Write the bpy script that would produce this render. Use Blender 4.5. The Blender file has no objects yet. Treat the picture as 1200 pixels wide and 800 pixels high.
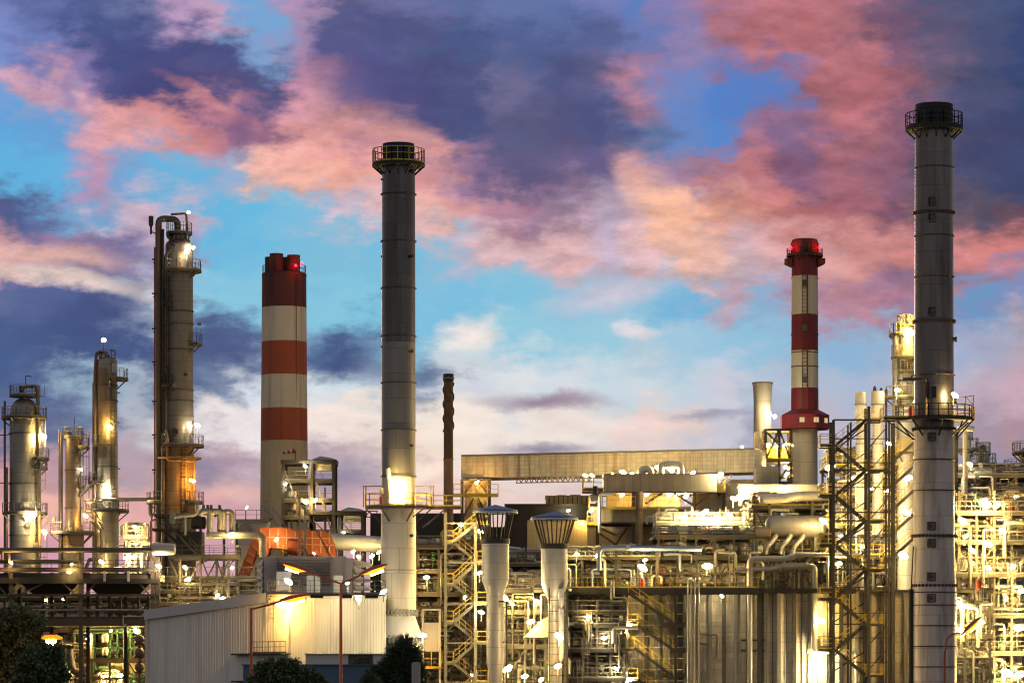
import bpy, math, random
from mathutils import Vector, Matrix
R = math.radians
PI = math.pi
scn = bpy.context.scene
col = scn.collection
F, HZ, CH = 4000.0, 815.0, 5.0          # focal length in photo pixels, horizon row, eye height

def X(px, Y): return (px - 600.0) * Y / F
def Z(py, Y): return CH + (HZ - py) * Y / F
def P(px, py, Y): return Vector((X(px, Y), Y, Z(py, Y)))

# ------------------------------------------------------------------ mesh builder
class MB:
    def __init__(s): s.v = []; s.f = []
    def add(s, vs, fs):
        n = len(s.v); s.v += [tuple(v) for v in vs]; s.f += [tuple(i + n for i in f) for f in fs]
        return s
    def box(s, x0, x1, y0, y1, z0, z1):
        if x0 > x1: x0, x1 = x1, x0
        if y0 > y1: y0, y1 = y1, y0
        if z0 > z1: z0, z1 = z1, z0
        return s.add([(x0,y0,z0),(x1,y0,z0),(x1,y1,z0),(x0,y1,z0),(x0,y0,z1),(x1,y0,z1),(x1,y1,z1),(x0,y1,z1)],
              [(0,3,2,1),(4,5,6,7),(0,1,5,4),(1,2,6,5),(2,3,7,6),(3,0,4,7)])
    def beam(s, p, q, w, h=None, up=(0,0,1)):
        h = w if h is None else h
        p = Vector(p); q = Vector(q); d = q - p
        if d.length < 1e-6: return s
        d.normalize(); up = Vector(up)
        if abs(d.dot(up)) > .98: up = Vector((0,1,0))
        a = d.cross(up).normalized() * (w/2); b = a.cross(d).normalized() * (h/2)
        return s.add([p-a-b, p+a-b, p+a+b, p-a+b, q-a-b, q+a-b, q+a+b, q-a+b],
              [(0,1,2,3),(7,6,5,4),(0,4,5,1),(1,5,6,2),(2,6,7,3),(3,7,4,0)])
    def ibeam(s, p, q, w, h, up=(0,1,0), t=None):
        t = t or w*.14
        p = Vector(p); q = Vector(q); d = (q-p).normalized(); up = Vector(up)
        if abs(d.dot(up)) > .98: up = Vector((0,0,1))
        a = d.cross(up).normalized(); b = a.cross(d).normalized()
        s.beam(p + b*(h/2-t/2), q + b*(h/2-t/2), w, t, b); s.beam(p - b*(h/2-t/2), q - b*(h/2-t/2), w, t, b)
        return s.beam(p, q, t, h-2*t-.004, b)
    def tube(s, pts, r, n=8, bend=2.2, caps=True):
        pts = [Vector(p) for p in pts]
        out = [pts[0]]
        for i in range(1, len(pts)-1):
            a, b, c = pts[i-1], pts[i], pts[i+1]
            u = (a-b); w = (c-b); lu, lw = u.length, w.length
            if lu < 1e-5 or lw < 1e-5: continue
            u /= lu; w /= lw
            if abs(u.dot(w)) > .999: continue
            k = min(r*bend, lu*.48, lw*.48)
            p0, p2 = b+u*k, b+w*k
            for j in range(5):
                t = j/4; out.append(p0*(1-t)**2 + b*2*t*(1-t) + p2*t*t)
        out.append(pts[-1])
        rings = []; nrm = None
        for i, p in enumerate(out):
            d = (out[min(i+1, len(out)-1)] - out[max(i-1, 0)]).normalized()
            if nrm is None:
                nrm = d.orthogonal().normalized()
            else:
                nrm = (nrm - d*nrm.dot(d))
                nrm = nrm.normalized() if nrm.length > 1e-6 else d.orthogonal().normalized()
            bn = d.cross(nrm)
            rings.append([p + nrm*math.cos(2*PI*k/n)*r + bn*math.sin(2*PI*k/n)*r for k in range(n)])
        vs = [v for g in rings for v in g]; fs = []
        for i in range(len(rings)-1):
            for k in range(n):
                a = i*n+k; b = i*n+(k+1) % n
                fs.append((a, b, b+n, a+n))
        if caps: fs += [tuple(reversed(range(n))), tuple(range((len(rings)-1)*n, len(rings)*n))]
        return s.add(vs, fs)
    def lathe(s, cx, cy, prof, n=32, a0=0.0, a1=None):
        full = a1 is None
        if full: a1 = a0 + 2*PI
        m = n if full else n+1
        vs = []; fs = []
        for (r, z) in prof:
            for k in range(m):
                a = a0 + (a1-a0)*k/n
                vs.append((cx + r*math.cos(a), cy + r*math.sin(a), z))
        for i in range(len(prof)-1):
            for k in range(n):
                k2 = (k+1) % m
                fs.append((i*m+k, i*m+k2, (i+1)*m+k2, (i+1)*m+k))
        return s.add(vs, fs)
    def axis(s, p, q, prof, n=20):
        """lathe along p->q; prof = [(distance, radius)]"""
        p = Vector(p); d = (Vector(q)-p).normalized(); a = d.orthogonal().normalized(); b = d.cross(a)
        vs = []; fs = []
        for (t, r) in prof:
            for k in range(n):
                an = 2*PI*k/n; vs.append(p + d*t + a*math.cos(an)*r + b*math.sin(an)*r)
        for i in range(len(prof)-1):
            for k in range(n):
                k2 = (k+1) % n; fs.append((i*n+k, i*n+k2, (i+1)*n+k2, (i+1)*n+k))
        return s.add(vs, fs)
    def drum(s, p, q, r, n=20, dome=.5):
        L = (Vector(q)-Vector(p)).length; pr = [(0, .001)]
        h = r*dome
        for j in range(1, 5): a = j/4*PI/2; pr.append((h*(1-math.cos(a)), r*math.sin(a)))
        for j in range(4, -1, -1): a = j/4*PI/2; pr.append((L-h*(1-math.cos(a)), max(.001, r*math.sin(a))))
        return s.axis(p, q, pr, n)
    def ball(s, c, r, n=10, m=6, sz=1.0):
        return s.lathe(c[0], c[1], [(max(.0005, r*math.sin(PI*j/m)), c[2]-r*sz*math.cos(PI*j/m)) for j in range(m+1)], n)
    def railing(s, pts, h=1.1, step=1.7, w=.06, closed=False, mids=(.55,)):
        pts = [Vector(p) for p in pts]
        if closed: pts.append(pts[0])
        for i in range(len(pts)-1):
            a, b = pts[i], pts[i+1]; L = (b-a).length
            if L < .02: continue
            up = Vector((0,0,h))
            s.beam(a+up, b+up, w)
            for m in mids: s.beam(a+up*m, b+up*m, w*.8)
            s.beam(a+Vector((0,0,.08)), b+Vector((0,0,.08)), w*.5, .14)
            k = max(1, round(L/step))
            for j in range(k+1 if i == len(pts)-2 else k):
                p = a.lerp(b, j/k); s.beam(p, p+up, w)
        return s
    def ladder(s, x, y, z0, z1, wx=.45, ax=(1,0), cage=True):
        dx, dy = ax[0]*wx/2, ax[1]*wx/2
        for sg in (-1, 1): s.beam((x+sg*dx, y+sg*dy, z0), (x+sg*dx, y+sg*dy, z1), .06)
        z = z0+.3
        while z < z1: s.beam((x-dx, y-dy, z), (x+dx, y+dy, z), .04); z += .45
        if cage:
            nx, ny = ax[1], -ax[0]; z = z0+2.4
            cp = lambda zz: [(x-dx*1.5, y-dy*1.5, zz), (x-dx*1.6+nx*.55, y-dy*1.6+ny*.55, zz), (x+nx*.8, y+ny*.8, zz), (x+dx*1.6+nx*.55, y+dy*1.6+ny*.55, zz), (x+dx*1.5, y+dy*1.5, zz)]
            while z < z1:
                c = cp(z)
                for i in range(4): s.beam(c[i], c[i+1], .05)
                z += 1.3
            if z1-z0 > 3:
                c0, c1 = cp(z0+2.4), cp(z1)
                for i in (1, 2, 3): s.beam(c0[i], c1[i], .04)
        return s
    def build(s, name, m, parent=None, smooth=True, ang=40):
        return link(name, s, m, parent, smooth, ang)

def wloc(o):
    v = Vector((0,0,0))
    while o is not None: v += o.location; o = o.parent
    return v

def link(name, mb, m, parent=None, smooth=True, ang=40):
    me = bpy.data.meshes.new(name)
    off = wloc(parent) if parent else Vector((0,0,0))
    me.from_pydata([(v[0]-off.x, v[1]-off.y, v[2]-off.z) for v in mb.v], [], mb.f)
    me.materials.append(m)
    if smooth:
        me.polygons.foreach_set('use_smooth', [True]*len(me.polygons))
        me.set_sharp_from_angle(angle=R(ang))
    me.update()
    o = bpy.data.objects.new(name, me); col.objects.link(o)
    if parent: o.parent = parent
    return o

def tag(o, label=None, cat=None, group=None, kind=None):
    if label: o['label'] = label
    if cat: o['category'] = cat
    if group: o['group'] = group
    if kind: o['kind'] = kind
    return o

def thing(name, label, cat, loc, group=None):
    o = bpy.data.objects.new(name, None); col.objects.link(o)
    o.location = loc; o.empty_display_size = .3
    return tag(o, label, cat, group)

# ------------------------------------------------------------------ materials
def srgb(h):
    h = h.lstrip('#'); c = [int(h[i:i+2], 16)/255 for i in (0, 2, 4)]
    return tuple(((x+.055)/1.055)**2.4 if x > .04045 else x/12.92 for x in c)

class NT:
    def __init__(s, nt): s.nt = nt; s.n = nt.nodes; s.l = nt.links
    def new(s, t, **kw):
        n = s.n.new(t)
        for k, v in kw.items(): setattr(n, k, v)
        return n
    def lk(s, a, b): s.l.new(a, b)
    def setin(s, sock, v):
        if hasattr(v, 'is_output') or isinstance(v, bpy.types.NodeSocket): s.lk(v, sock)
        else: sock.default_value = v
    def math(s, op, a, b=None, c=None, clamp=False):
        n = s.new('ShaderNodeMath', operation=op, use_clamp=clamp)
        s.setin(n.inputs[0], a)
        if b is not None: s.setin(n.inputs[1], b)
        if c is not None: s.setin(n.inputs[2], c)
        return n.outputs[0]
    def mix(s, fac, a, b, mode='MIX'):
        n = s.new('ShaderNodeMix', data_type='RGBA', blend_type=mode)
        s.setin(n.inputs[0], fac); s.setin(n.inputs[6], a if not isinstance(a, tuple) else (*a[:3], 1))
        s.setin(n.inputs[7], b if not isinstance(b, tuple) else (*b[:3], 1))
        return n.outputs[2]
    def noise(s, vec, scale, detail=4, rough=.55, dim='3D'):
        n = s.new('ShaderNodeTexNoise', noise_dimensions=dim)
        if vec is not None: s.lk(vec, n.inputs['Vector'])
        n.inputs['Scale'].default_value = scale; n.inputs['Detail'].default_value = detail; n.inputs['Roughness'].default_value = rough
        return n
    def ramp(s, fac, stops, interp='LINEAR'):
        n = s.new('ShaderNodeValToRGB'); e = n.color_ramp; e.interpolation = interp
        while len(e.elements) < len(stops): e.elements.new(.5)
        for el, (p, c) in zip(e.elements, sorted(stops)):
            el.position = p; el.color = (*c[:3], 1) if len(c) >= 3 else (c[0],)*3+(1,)
        s.lk(fac, n.inputs[0]); return n.outputs[0]

MATS = {}
def mat(name, colr, rough=.55, metal=0.0, var=.18, scale=.8, rand=.25, stain=None, stain_amt=0.0, stain_scale=(1.2, 1.2, .12),
        joint=None, bump=0.0, grid=None):
    """procedural paint / metal. joint=(dz, seams): cladding joints round a vertical axis; grid=(dx,dz,w): joints on a flat face"""
    if name in MATS: return MATS[name]
    m = bpy.data.materials.new(name); m.use_nodes = True; MATS[name] = m
    N = NT(m.node_tree); N.n.clear()
    out = N.new('ShaderNodeOutputMaterial'); b = N.new('ShaderNodeBsdfPrincipled'); N.lk(b.outputs[0], out.inputs[0])
    tc = N.new('ShaderNodeTexCoord'); o = tc.outputs['Object']
    n1 = N.noise(o, scale, 6, .6)
    f = N.math('MULTIPLY_ADD', n1.outputs[0], 2*var, 1-var)
    if rand:
        oi = N.new('ShaderNodeObjectInfo'); f = N.math('MULTIPLY', f, N.math('MULTIPLY_ADD', oi.outputs['Random'], rand, 1-rand/2))
    sx = N.new('ShaderNodeSeparateXYZ'); N.lk(o, sx.inputs[0])
    if joint:
        dz, ns = joint
        zz = N.math('DIVIDE', sx.outputs[2], dz)
        ring = N.math('LESS_THAN', N.math('FRACT', zz), .05/dz*1.2)
        an = N.math('MULTIPLY', N.math('ARCTAN2', sx.outputs[0], sx.outputs[1]), ns/(2*PI))
        an = N.math('ADD', an, N.math('MULTIPLY', N.math('FLOOR', zz), .37))
        seam = N.math('LESS_THAN', N.math('FRACT', an), .025)
        j = N.math('MAXIMUM', ring, seam)
        f = N.math('MULTIPLY', f, N.math('SUBTRACT', 1.0, N.math('MULTIPLY', j, .35)))
        cv = N.new('ShaderNodeCombineXYZ'); N.lk(N.math('FLOOR', an), cv.inputs[0]); N.lk(N.math('FLOOR', zz), cv.inputs[1])
        wn = N.new('ShaderNodeTexWhiteNoise', noise_dimensions='2D'); N.lk(cv.outputs[0], wn.inputs['Vector'])
        f = N.math('MULTIPLY', f, N.math('MULTIPLY_ADD', wn.outputs[0], .16, .92))
    if grid:
        dx, dz, w = grid
        gx = N.math('LESS_THAN', N.math('FRACT', N.math('DIVIDE', N.math('ADD', sx.outputs[0], N.math('MULTIPLY', sx.outputs[1], .731)), dx)), w/dx)
        gz = N.math('LESS_THAN', N.math('FRACT', N.math('DIVIDE', sx.outputs[2], dz)), w/dz)
        f = N.math('MULTIPLY', f, N.math('SUBTRACT', 1.0, N.math('MULTIPLY', N.math('MAXIMUM', gx, gz), .4)))
        cv = N.new('ShaderNodeCombineXYZ')
        N.lk(N.math('FLOOR', N.math('DIVIDE', N.math('ADD', sx.outputs[0], N.math('MULTIPLY', sx.outputs[1], .731)), dx)), cv.inputs[0])
        N.lk(N.math('FLOOR', N.math('DIVIDE', sx.outputs[2], dz)), cv.inputs[1])
        wn = N.new('ShaderNodeTexWhiteNoise', noise_dimensions='2D'); N.lk(cv.outputs[0], wn.inputs['Vector'])
        f = N.math('MULTIPLY', f, N.math('MULTIPLY_ADD', wn.outputs[0], .2, .9))
    base = N.mix(1.0, tuple(colr), (1, 1, 1))
    mul = N.new('ShaderNodeVectorMath', operation='SCALE'); mul.inputs[0].default_value = colr; N.lk(f, mul.inputs['Scale'])
    c = mul.outputs[0]
    if stain:
        mp = N.new('ShaderNodeMapping'); N.lk(o, mp.inputs[0]); mp.inputs['Scale'].default_value = stain_scale
        n2 = N.noise(mp.outputs[0], 1.0, 6, .65)
        fac = N.ramp(n2.outputs[0], [(.48, (0,0,0)), (.72, (1,1,1))])
        c = N.mix(N.math('MULTIPLY', fac, stain_amt), c, tuple(stain))
    N.lk(c, b.inputs['Base Color'])
    b.inputs['Metallic'].default_value = metal
    N.lk(N.math('MULTIPLY_ADD', n1.outputs[0], .25, rough-.12), b.inputs['Roughness'])
    if bump:
        bp = N.new('ShaderNodeBump'); bp.inputs['Strength'].default_value = bump; bp.inputs['Distance'].default_value = .05
        N.lk(n1.outputs[0], bp.inputs['Height']); N.lk(bp.outputs[0], b.inputs['Normal'])
    return m

def emis(name, colr, strength):
    if name in MATS: return MATS[name]
    m = bpy.data.materials.new(name); m.use_nodes = True; MATS[name] = m
    N = NT(m.node_tree); N.n.clear()
    out = N.new('ShaderNodeOutputMaterial'); e = N.new('ShaderNodeEmission'); N.lk(e.outputs[0], out.inputs[0])
    e.inputs[0].default_value = (*colr, 1); e.inputs[1].default_value = strength
    return m

RUST = (.16, .06, .02)
M = dict(
 clad=mat('aluminium_cladding', (.25,.235,.21), .48, .55, .16, .35, .1, RUST, .35, joint=(1.15, 9)),
 clad_dk=mat('weathered_cladding', (.15,.12,.09), .55, .35, .2, .4, .1, RUST, .6, joint=(1.15, 9)),
 clad_mid=mat('dull_cladding', (.19,.165,.135), .5, .5, .18, .35, .1, RUST, .45, joint=(1.15, 9)),
 clad_rust=mat('rust_stained_cladding', (.38,.22,.09), .6, .15, .3, .5, .1, (.2,.07,.02), .85, joint=(1.3, 7)),
 clad_lt=mat('bright_cladding', (.48,.45,.40), .5, .3, .1, .4, .1, (.3,.25,.18), .3, joint=(1.6, 7)),
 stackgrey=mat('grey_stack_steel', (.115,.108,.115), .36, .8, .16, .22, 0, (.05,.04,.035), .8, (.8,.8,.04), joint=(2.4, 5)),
 stacklow=mat('floodlit_tone_stack_steel', (.54,.48,.40), .5, .5, .12, .25, 0, (.22,.19,.15), .4, (.6,.6,.05), joint=(2.4, 5)),  # same shaft steel, made paler to paint in the floodlight
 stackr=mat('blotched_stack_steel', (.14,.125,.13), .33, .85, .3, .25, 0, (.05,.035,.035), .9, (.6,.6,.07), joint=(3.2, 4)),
 stackm=mat('glow_tone_blotched_stack_steel', (.56,.49,.44), .5, .2, .22, .25, 0, (.14,.10,.085), .8, (.6,.6,.07), joint=(3.2, 4)),  # same shaft steel, paler and warmer with the plant glow painted in
 black=mat('black_soot', (.018,.018,.02), .7, .2, .3),
 concrete=mat('raw_concrete', (.36,.32,.25), .85, 0, .12, .3, 0, (.2,.16,.11), .5, (1.2,1.2,.06), joint=(2.5, 12)),
 cream=mat('cream_concrete', (.54,.42,.24), .85, 0, .12, .3, 0, (.25,.19,.12), .5, (1.2,1.2,.05)),
 white_band=mat('white_band_paint', (.66,.57,.42), .7, 0, .12, .3, 0, (.36,.24,.15), .75, (1.4,1.4,.05)),
 red_band=mat('orange_red_band_paint', (.37,.072,.024), .7, 0, .15, .3, 0, (.22,.04,.02), .8, (1.4,1.4,.05)),
 red_dk=mat('dark_red_band_paint', (.115,.022,.014), .7, 0, .25, .4, 0, (.012,.008,.008), 1.0, (1.3,1.3,.07)),
 red2=mat('deep_red_paint', (.17,.010,.014), .6, 0, .12, .3, .05),
 white2=mat('cream_band_paint', (.62,.54,.38), .6, 0, .08, .3, .05, (.4,.3,.18), .3),
 steel_dk=mat('dark_structural_steel', (.035,.03,.027), .6, .3, .25, .8, .4),
 steel_br=mat('brown_structural_steel', (.085,.06,.045), .7, .2, .25, .8, .4),
 steel=mat('grey_structural_steel', (.085,.075,.06), .6, .3, .2, .8, .4),
 galv=mat('galvanised_steel', (.22,.21,.18), .5, .45, .15, .8, .3),
 pipe=mat('bare_silver_pipe', (.36,.34,.30), .42, .5, .12, .6, .3, (.2,.15,.1), .3),
 pipe_dk=mat('dark_pipe_lagging', (.10,.075,.055), .6, .2, .25, .8, .3),
 pipe_red=mat('red_pipe_paint', (.28,.06,.025), .5, 0, .2, .8, .1),
 pipe_green=mat('green_pipe_paint', (.05,.16,.07), .5, 0, .2, .8, .2),
 pipe_blue=mat('blue_grey_pipe', (.16,.22,.36), .45, .3, .15, .6, .2),
 yellow=mat('yellow_safety_paint', (.52,.37,.04), .55, 0, .15, .8, .1),
 wallc=mat('white_corrugated_sheet', (.70,.67,.62), .55, .05, .07, .25, 0, (.36,.30,.22), .5, (.9,.9,.06)),
 trim=mat('pale_trim_sheet', (.5,.48,.46), .55, .05, .06, .3, .1),
 lilac=mat('lilac_grey_panel', (.36,.31,.31), .6, .05, .08, .3, .1, (.25,.2,.18), .3),
 louver=mat('louver_blade_metal', (.26,.22,.21), .6, .1, .1, .5, .1),
 refract=mat('rust_orange_duct_plate', (.27,.052,.016), .75, 0, .4, .45, .1, (.12,.035,.02), .7, (.5,.5,.4), bump=.3),
 duct=mat('grey_round_duct', (.30,.31,.34), .5, .3, .1, .3, .1, (.2,.18,.16), .3),
 bluetop=mat('blue_cowl_sheet', (.10,.15,.33), .55, .1, .12, .6, .1),
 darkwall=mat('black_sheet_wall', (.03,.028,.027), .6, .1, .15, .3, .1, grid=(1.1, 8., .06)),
 beigewall=mat('beige_sheet_wall', (.40,.34,.23), .7, .05, .1, .3, .15, RUST, .3, (.8,.8,.08), grid=(1.0, 3.2, .05)),
 gallery=mat('gallery_sheet_cladding', (.60,.55,.44), .65, .1, .1, .3, .1, (.30,.13,.05), .8, (.9,.9,.03), grid=(.5, .5, .035)),
 heater=mat('heater_casing_plate', (.62,.54,.42), .7, .1, .24, .3, .1, (.1,.07,.045), .7, (.7,.7,.12), grid=(1.7, 1.05, .05)),
 brownstack=mat('brown_rust_stack', (.10,.055,.028), .75, .1, .25, .5, 0, (.03,.02,.015), .6, (1.,1.,.2)),
 rustlow=mat('pale_rust_stack', (.26,.15,.075), .75, .1, .25, .5, 0, (.1,.05,.03), .6, (1.,1.,.2)),
 bluewall=mat('teal_blue_sheet_wall', (.06,.115,.17), .6, .1, .08, .3, .1),
 redpost=mat('orange_red_lamp_post', (.34,.09,.035), .5, .2, .1, .8, .1),
 lamphood=mat('grey_lamp_housing', (.2,.2,.2), .5, .3, .1),
 bark=mat('tree_bark', (.07,.05,.035), .9, 0, .3, 3.),
 ground=mat('asphalt_ground', (.055,.053,.05), .9, 0, .25, .05, 0, (.09,.085,.075), .5, (.05,.05,.05)),
 signred=mat('fire_red_paint', (.5,.03,.02), .5, 0, .1),
 tankgreen=mat('green_tank_paint', (.06,.15,.10), .6, 0, .15, .5, .1),
 white=mat('clean_white_paint', (.58,.55,.48), .5, 0, .08, .5, .1),
)
WARM = (1.0, .69, .215)
E_WARM = emis('warm_lamp_glass', WARM, 1020)
E_COOL = emis('cool_lamp_glass', (1, .82, .45), 740); E_GOLD = emis('gold_lamp_glass', (1, .56, .12), 800)
E_WHITE = emis('white_lamp_glass', (1, .93, .75), 260)
E_GLOBE = emis('pale_globe_glass', (1, .95, .85), 6)
E_AMBER = emis('amber_lamp_glass', (1, .50, .09), 600)
E_SOD = emis('sodium_lamp_glass', (1, .26, .012), 3.4)
E_TUBE = emis('sodium_lamp_tube', (1, .33, .035), 160)
E_RED = emis('red_beacon_glass', (1, .0012, .0045), 110)
E_WIN = emis('lit_window_pane', (1, .74, .36), .75)

# ------------------------------------------------------------------ generic parts
def ring_pts(cx, cy, r, z, a0, a1, n): return [(cx+r*math.cos(R(a0+(a1-a0)*i/n)), cy+r*math.sin(R(a0+(a1-a0)*i/n)), z) for i in range(n+1)]

def ring_platform(root, cx, cy, r0, r1, z, a0=0, a1=360, rail='galv', deck='steel', h=1.15, brk=6, rw=.05, thick=.22):
    full = a1-a0 >= 359
    b = MB(); n = 28 if full else max(6, int((a1-a0)/14))
    pr = [(r0, z-thick), (r1, z-thick), (r1, z), (r0, z)]
    b.lathe(cx, cy, pr+[pr[0]], n, R(a0), None if full else R(a1))
    if not full:
        for a in (a0, a1):
            c, s_ = math.cos(R(a)), math.sin(R(a))
            b.beam((cx+r0*c, cy+r0*s_, z-thick/2), (cx+r1*c, cy+r1*s_, z-thick/2), .06, thick)
    m = brk if full else max(2, int(brk*(a1-a0)/360)+1)
    for i in range(m):
        a = R(a0+(a1-a0)*(i/m if full else i/(m-1) if m > 1 else .5)); c, s_ = math.cos(a), math.sin(a)
        b.beam((cx+(r1-.1)*c, cy+(r1-.1)*s_, z-thick), (cx+r0*c, cy+r0*s_, z-thick-(r1-r0)*.8), .12)
    pl = b.build('platform', M[deck], root)
    ra = MB(); pts = ring_pts(cx, cy, r1-.06, z, a0, a1, n)
    if full: pts = pts[:-1]
    step = 2*PI*r1*(a1-a0)/360/n
    ra.railing(pts, h, max(step*2, 1.2) if step > 1.2 else 10, rw, closed=full)
    if step <= 1.2:
        for i in range(0, len(pts), max(1, round(1.4/step))): ra.beam(pts[i], Vector(pts[i])+Vector((0,0,h)), rw)
    if not full:
        for a in (a0, a1):
            c, s_ = math.cos(R(a)), math.sin(R(a))
            ra.railing([(cx+(r0+.1)*c, cy+(r0+.1)*s_, z), (cx+r1*c, cy+r1*s_, z)], h, 1.2, rw)
    ra.build('railing', M[rail], pl)
    return pl

def flange(root, cx, cy, r, z, h=.16, out=.1, m='steel', name='flange_ring', bolts=0):
    b = MB().lathe(cx, cy, [(r-.03, z-h/2), (r+out, z-h/2), (r+out, z+h/2), (r-.03, z+h/2)], 32)
    for i in range(bolts):
        a = 2*PI*i/bolts; c, s_ = math.cos(a), math.sin(a)
        b.box(cx+(r+out-.04)*c-.09, cx+(r+out-.04)*c+.09, cy+(r+out-.04)*s_-.09, cy+(r+out-.04)*s_+.09, z-h*1.1, z+h*1.1)
    return b.build(name, M[m], root)

def side_ladder(root, cx, cy, r, z0, z1, ang, m='galv'):
    a = R(ang); x, y = cx+(r+.25)*math.cos(a), cy+(r+.25)*math.sin(a)
    return MB().ladder(x, y, z0, z1, .45, (-math.sin(a), math.cos(a))).build('ladder', M[m], root)

def pipe(root, pts, r, m='pipe', n=8, name='pipe', bend=2.4):
    return MB().tube(pts, r, n, bend).build(name, M[m], root)

def manhole(root, cx, cy, r, z, ang, R_=.35, m='steel_dk', name='manhole'):
    a = R(ang); c = Vector((math.cos(a), math.sin(a), 0)); p = Vector((cx, cy, z))+c*(r-.1)
    return MB().axis(p, p+c, [(0, R_*.8), (.3, R_*.8), (.3, R_), (.42, R_), (.42, .001)], 14).build(name, M[m], root)

def flight(root, p0, p1, w, m='steel_dk', rm='yellow', tread=None, rw=.052):
    """stair flight, p0 bottom, p1 top (centre line), w across Y"""
    p0, p1 = Vector(p0), Vector(p1); b = MB(); n = max(3, int((p1.z-p0.z)/.25))
    for sg in (-1, 1):
        o = Vector((0, sg*w/2, 0)); b.beam(p0+o, p1+o, .07, .28)
    for i in range(1, n):
        c = p0.lerp(p1, i/n); b.box(c.x-.13, c.x+.13, c.y-w/2+.04, c.y+w/2-.04, c.z+.02, c.z+.06)
    f = b.build('stair_flight', M[m], root)
    ra = MB()
    for sg in (-1, 1):
        o = Vector((0, sg*w/2, 0)); up = Vector((0, 0, 1.05))
        ra.beam(p0+o+up, p1+o+up, rw); ra.beam(p0+o+up*.55, p1+o+up*.55, rw*.85)
        for i in range(5): c = p0.lerp(p1, i/4)+o; ra.beam(c, c+up, rw*.9)
    ra.build('handrail', M[rm], f)
    return f

def landing(root, x0, x1, y0, y1, z, m='steel_dk', rm='yellow', sides='fblr', rw=.052, name='landing', thick=.22, h=1.1):
    b = MB(); b.box(x0, x1, y0, y1, z-.06, z)
    b.box(x0, x1, y0, y0+.08, z-thick, z-.062); b.box(x0, x1, y1-.08, y1, z-thick, z-.062)
    b.box(x0, x0+.08, y0+.082, y1-.082, z-thick, z-.062); b.box(x1-.08, x1, y0+.082, y1-.082, z-thick, z-.062)
    l = b.build(name, M[m], root)
    ra = MB()
    c = {'f': ((x0,y0+.04,z),(x1,y0+.04,z)), 'b': ((x0,y1-.04,z),(x1,y1-.04,z)), 'l': ((x0+.04,y0,z),(x0+.04,y1,z)), 'r': ((x1-.04,y0,z),(x1-.04,y1,z))}
    for k in sides: ra.railing(c[k], h, 1.5, rw)
    if sides: ra.build('railing', M[rm], l)
    return l

LENS = {}; LSC = .5
def lamp(px, py, Y, r, label, kind='flood', em=None, group=None, base=None):
    """a lit lamp: housing + glass + bracket; base: photo row of the foot of its pole"""
    if em is None: em = (E_WARM, E_WARM, E_COOL, E_WARM, E_GOLD, E_WARM, E_COOL)[sum(map(ord, label)) % 7]
    r *= LSC; p = P(px, py, Y); zb = Z(base, Y) if base else p.z
    t = thing({'flood': 'floodlight', 'globe': 'globe_lamp', 'pole': 'pole_lamp'}[kind], label, 'lamp', (p.x, p.y, zb), group)
    dz = p.z - zb
    var = sum(map(ord, label)) % 5
    key = (kind, round(r, 3), em.name, var if kind == 'flood' else 0)
    if key not in LENS:
        me = bpy.data.meshes.new('lens'); b = MB().ball((0,0,0), r, 10, 6)
        if kind == 'flood':
            rot = Matrix.Rotation(R((-38, -18, 0, 20, 34)[var]), 3, 'Y'); b.v = [tuple(rot @ Vector((v[0]*1.25, v[1]*.6, v[2]*.62))) for v in b.v]
        me.from_pydata(b.v, [], b.f); me.materials.append(em); me.polygons.foreach_set('use_smooth', [True]*len(me.polygons))
        h = MB()
        if kind == 'flood':
            h.axis((0, r*.35, 0), (0, r*2, 0), [(0, r*.7), (r*.5, r*.62), (r*.9, r*.4), (r*.9, .001)], 12)
            h.beam((0, r*1.2, 0), (0, r*1.15+.9, -.1), .09); h.beam((0, r*1.15+.9, -.9), (0, r*1.15+.9, .3), .1)
        else:
            h.lathe(0, 0, [(r*.5, -r*1.25), (r*.62, -r*.85), (r*.4, -r*.8), (.001, -r*.8)], 10)
        mh = bpy.data.meshes.new('housing'); mh.from_pydata(h.v, [], h.f); mh.materials.append(M['lamphood'])
        LENS[key] = (me, mh)
    for nm, me in zip(('lens', 'housing'), LENS[key]):
        o = bpy.data.objects.new(nm, me); col.objects.link(o); o.parent = t; o.location = (0, 0, dz)
    if dz > .3:
        yy = p.y+(r*1.15+.9 if kind == 'flood' else 0)
        MB().tube([(p.x, yy, zb), (p.x, yy, p.z-r*(1.2 if kind != 'flood' else -.2))], .07, 6).build('pole', M['galv'], t)
    return t

# ------------------------------------------------------------------ camera, world, sun
cam = bpy.data.cameras.new('camera'); co = bpy.data.objects.new('camera', cam); col.objects.link(co)
co.location = (0, 0, CH); co.rotation_euler = (R(90), 0, 0)
cam.sensor_width = 36; cam.lens = F/1200*36; cam.shift_y = (HZ-400)/1200; cam.clip_end = 20000; cam.clip_start = 1
scn.camera = co

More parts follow.
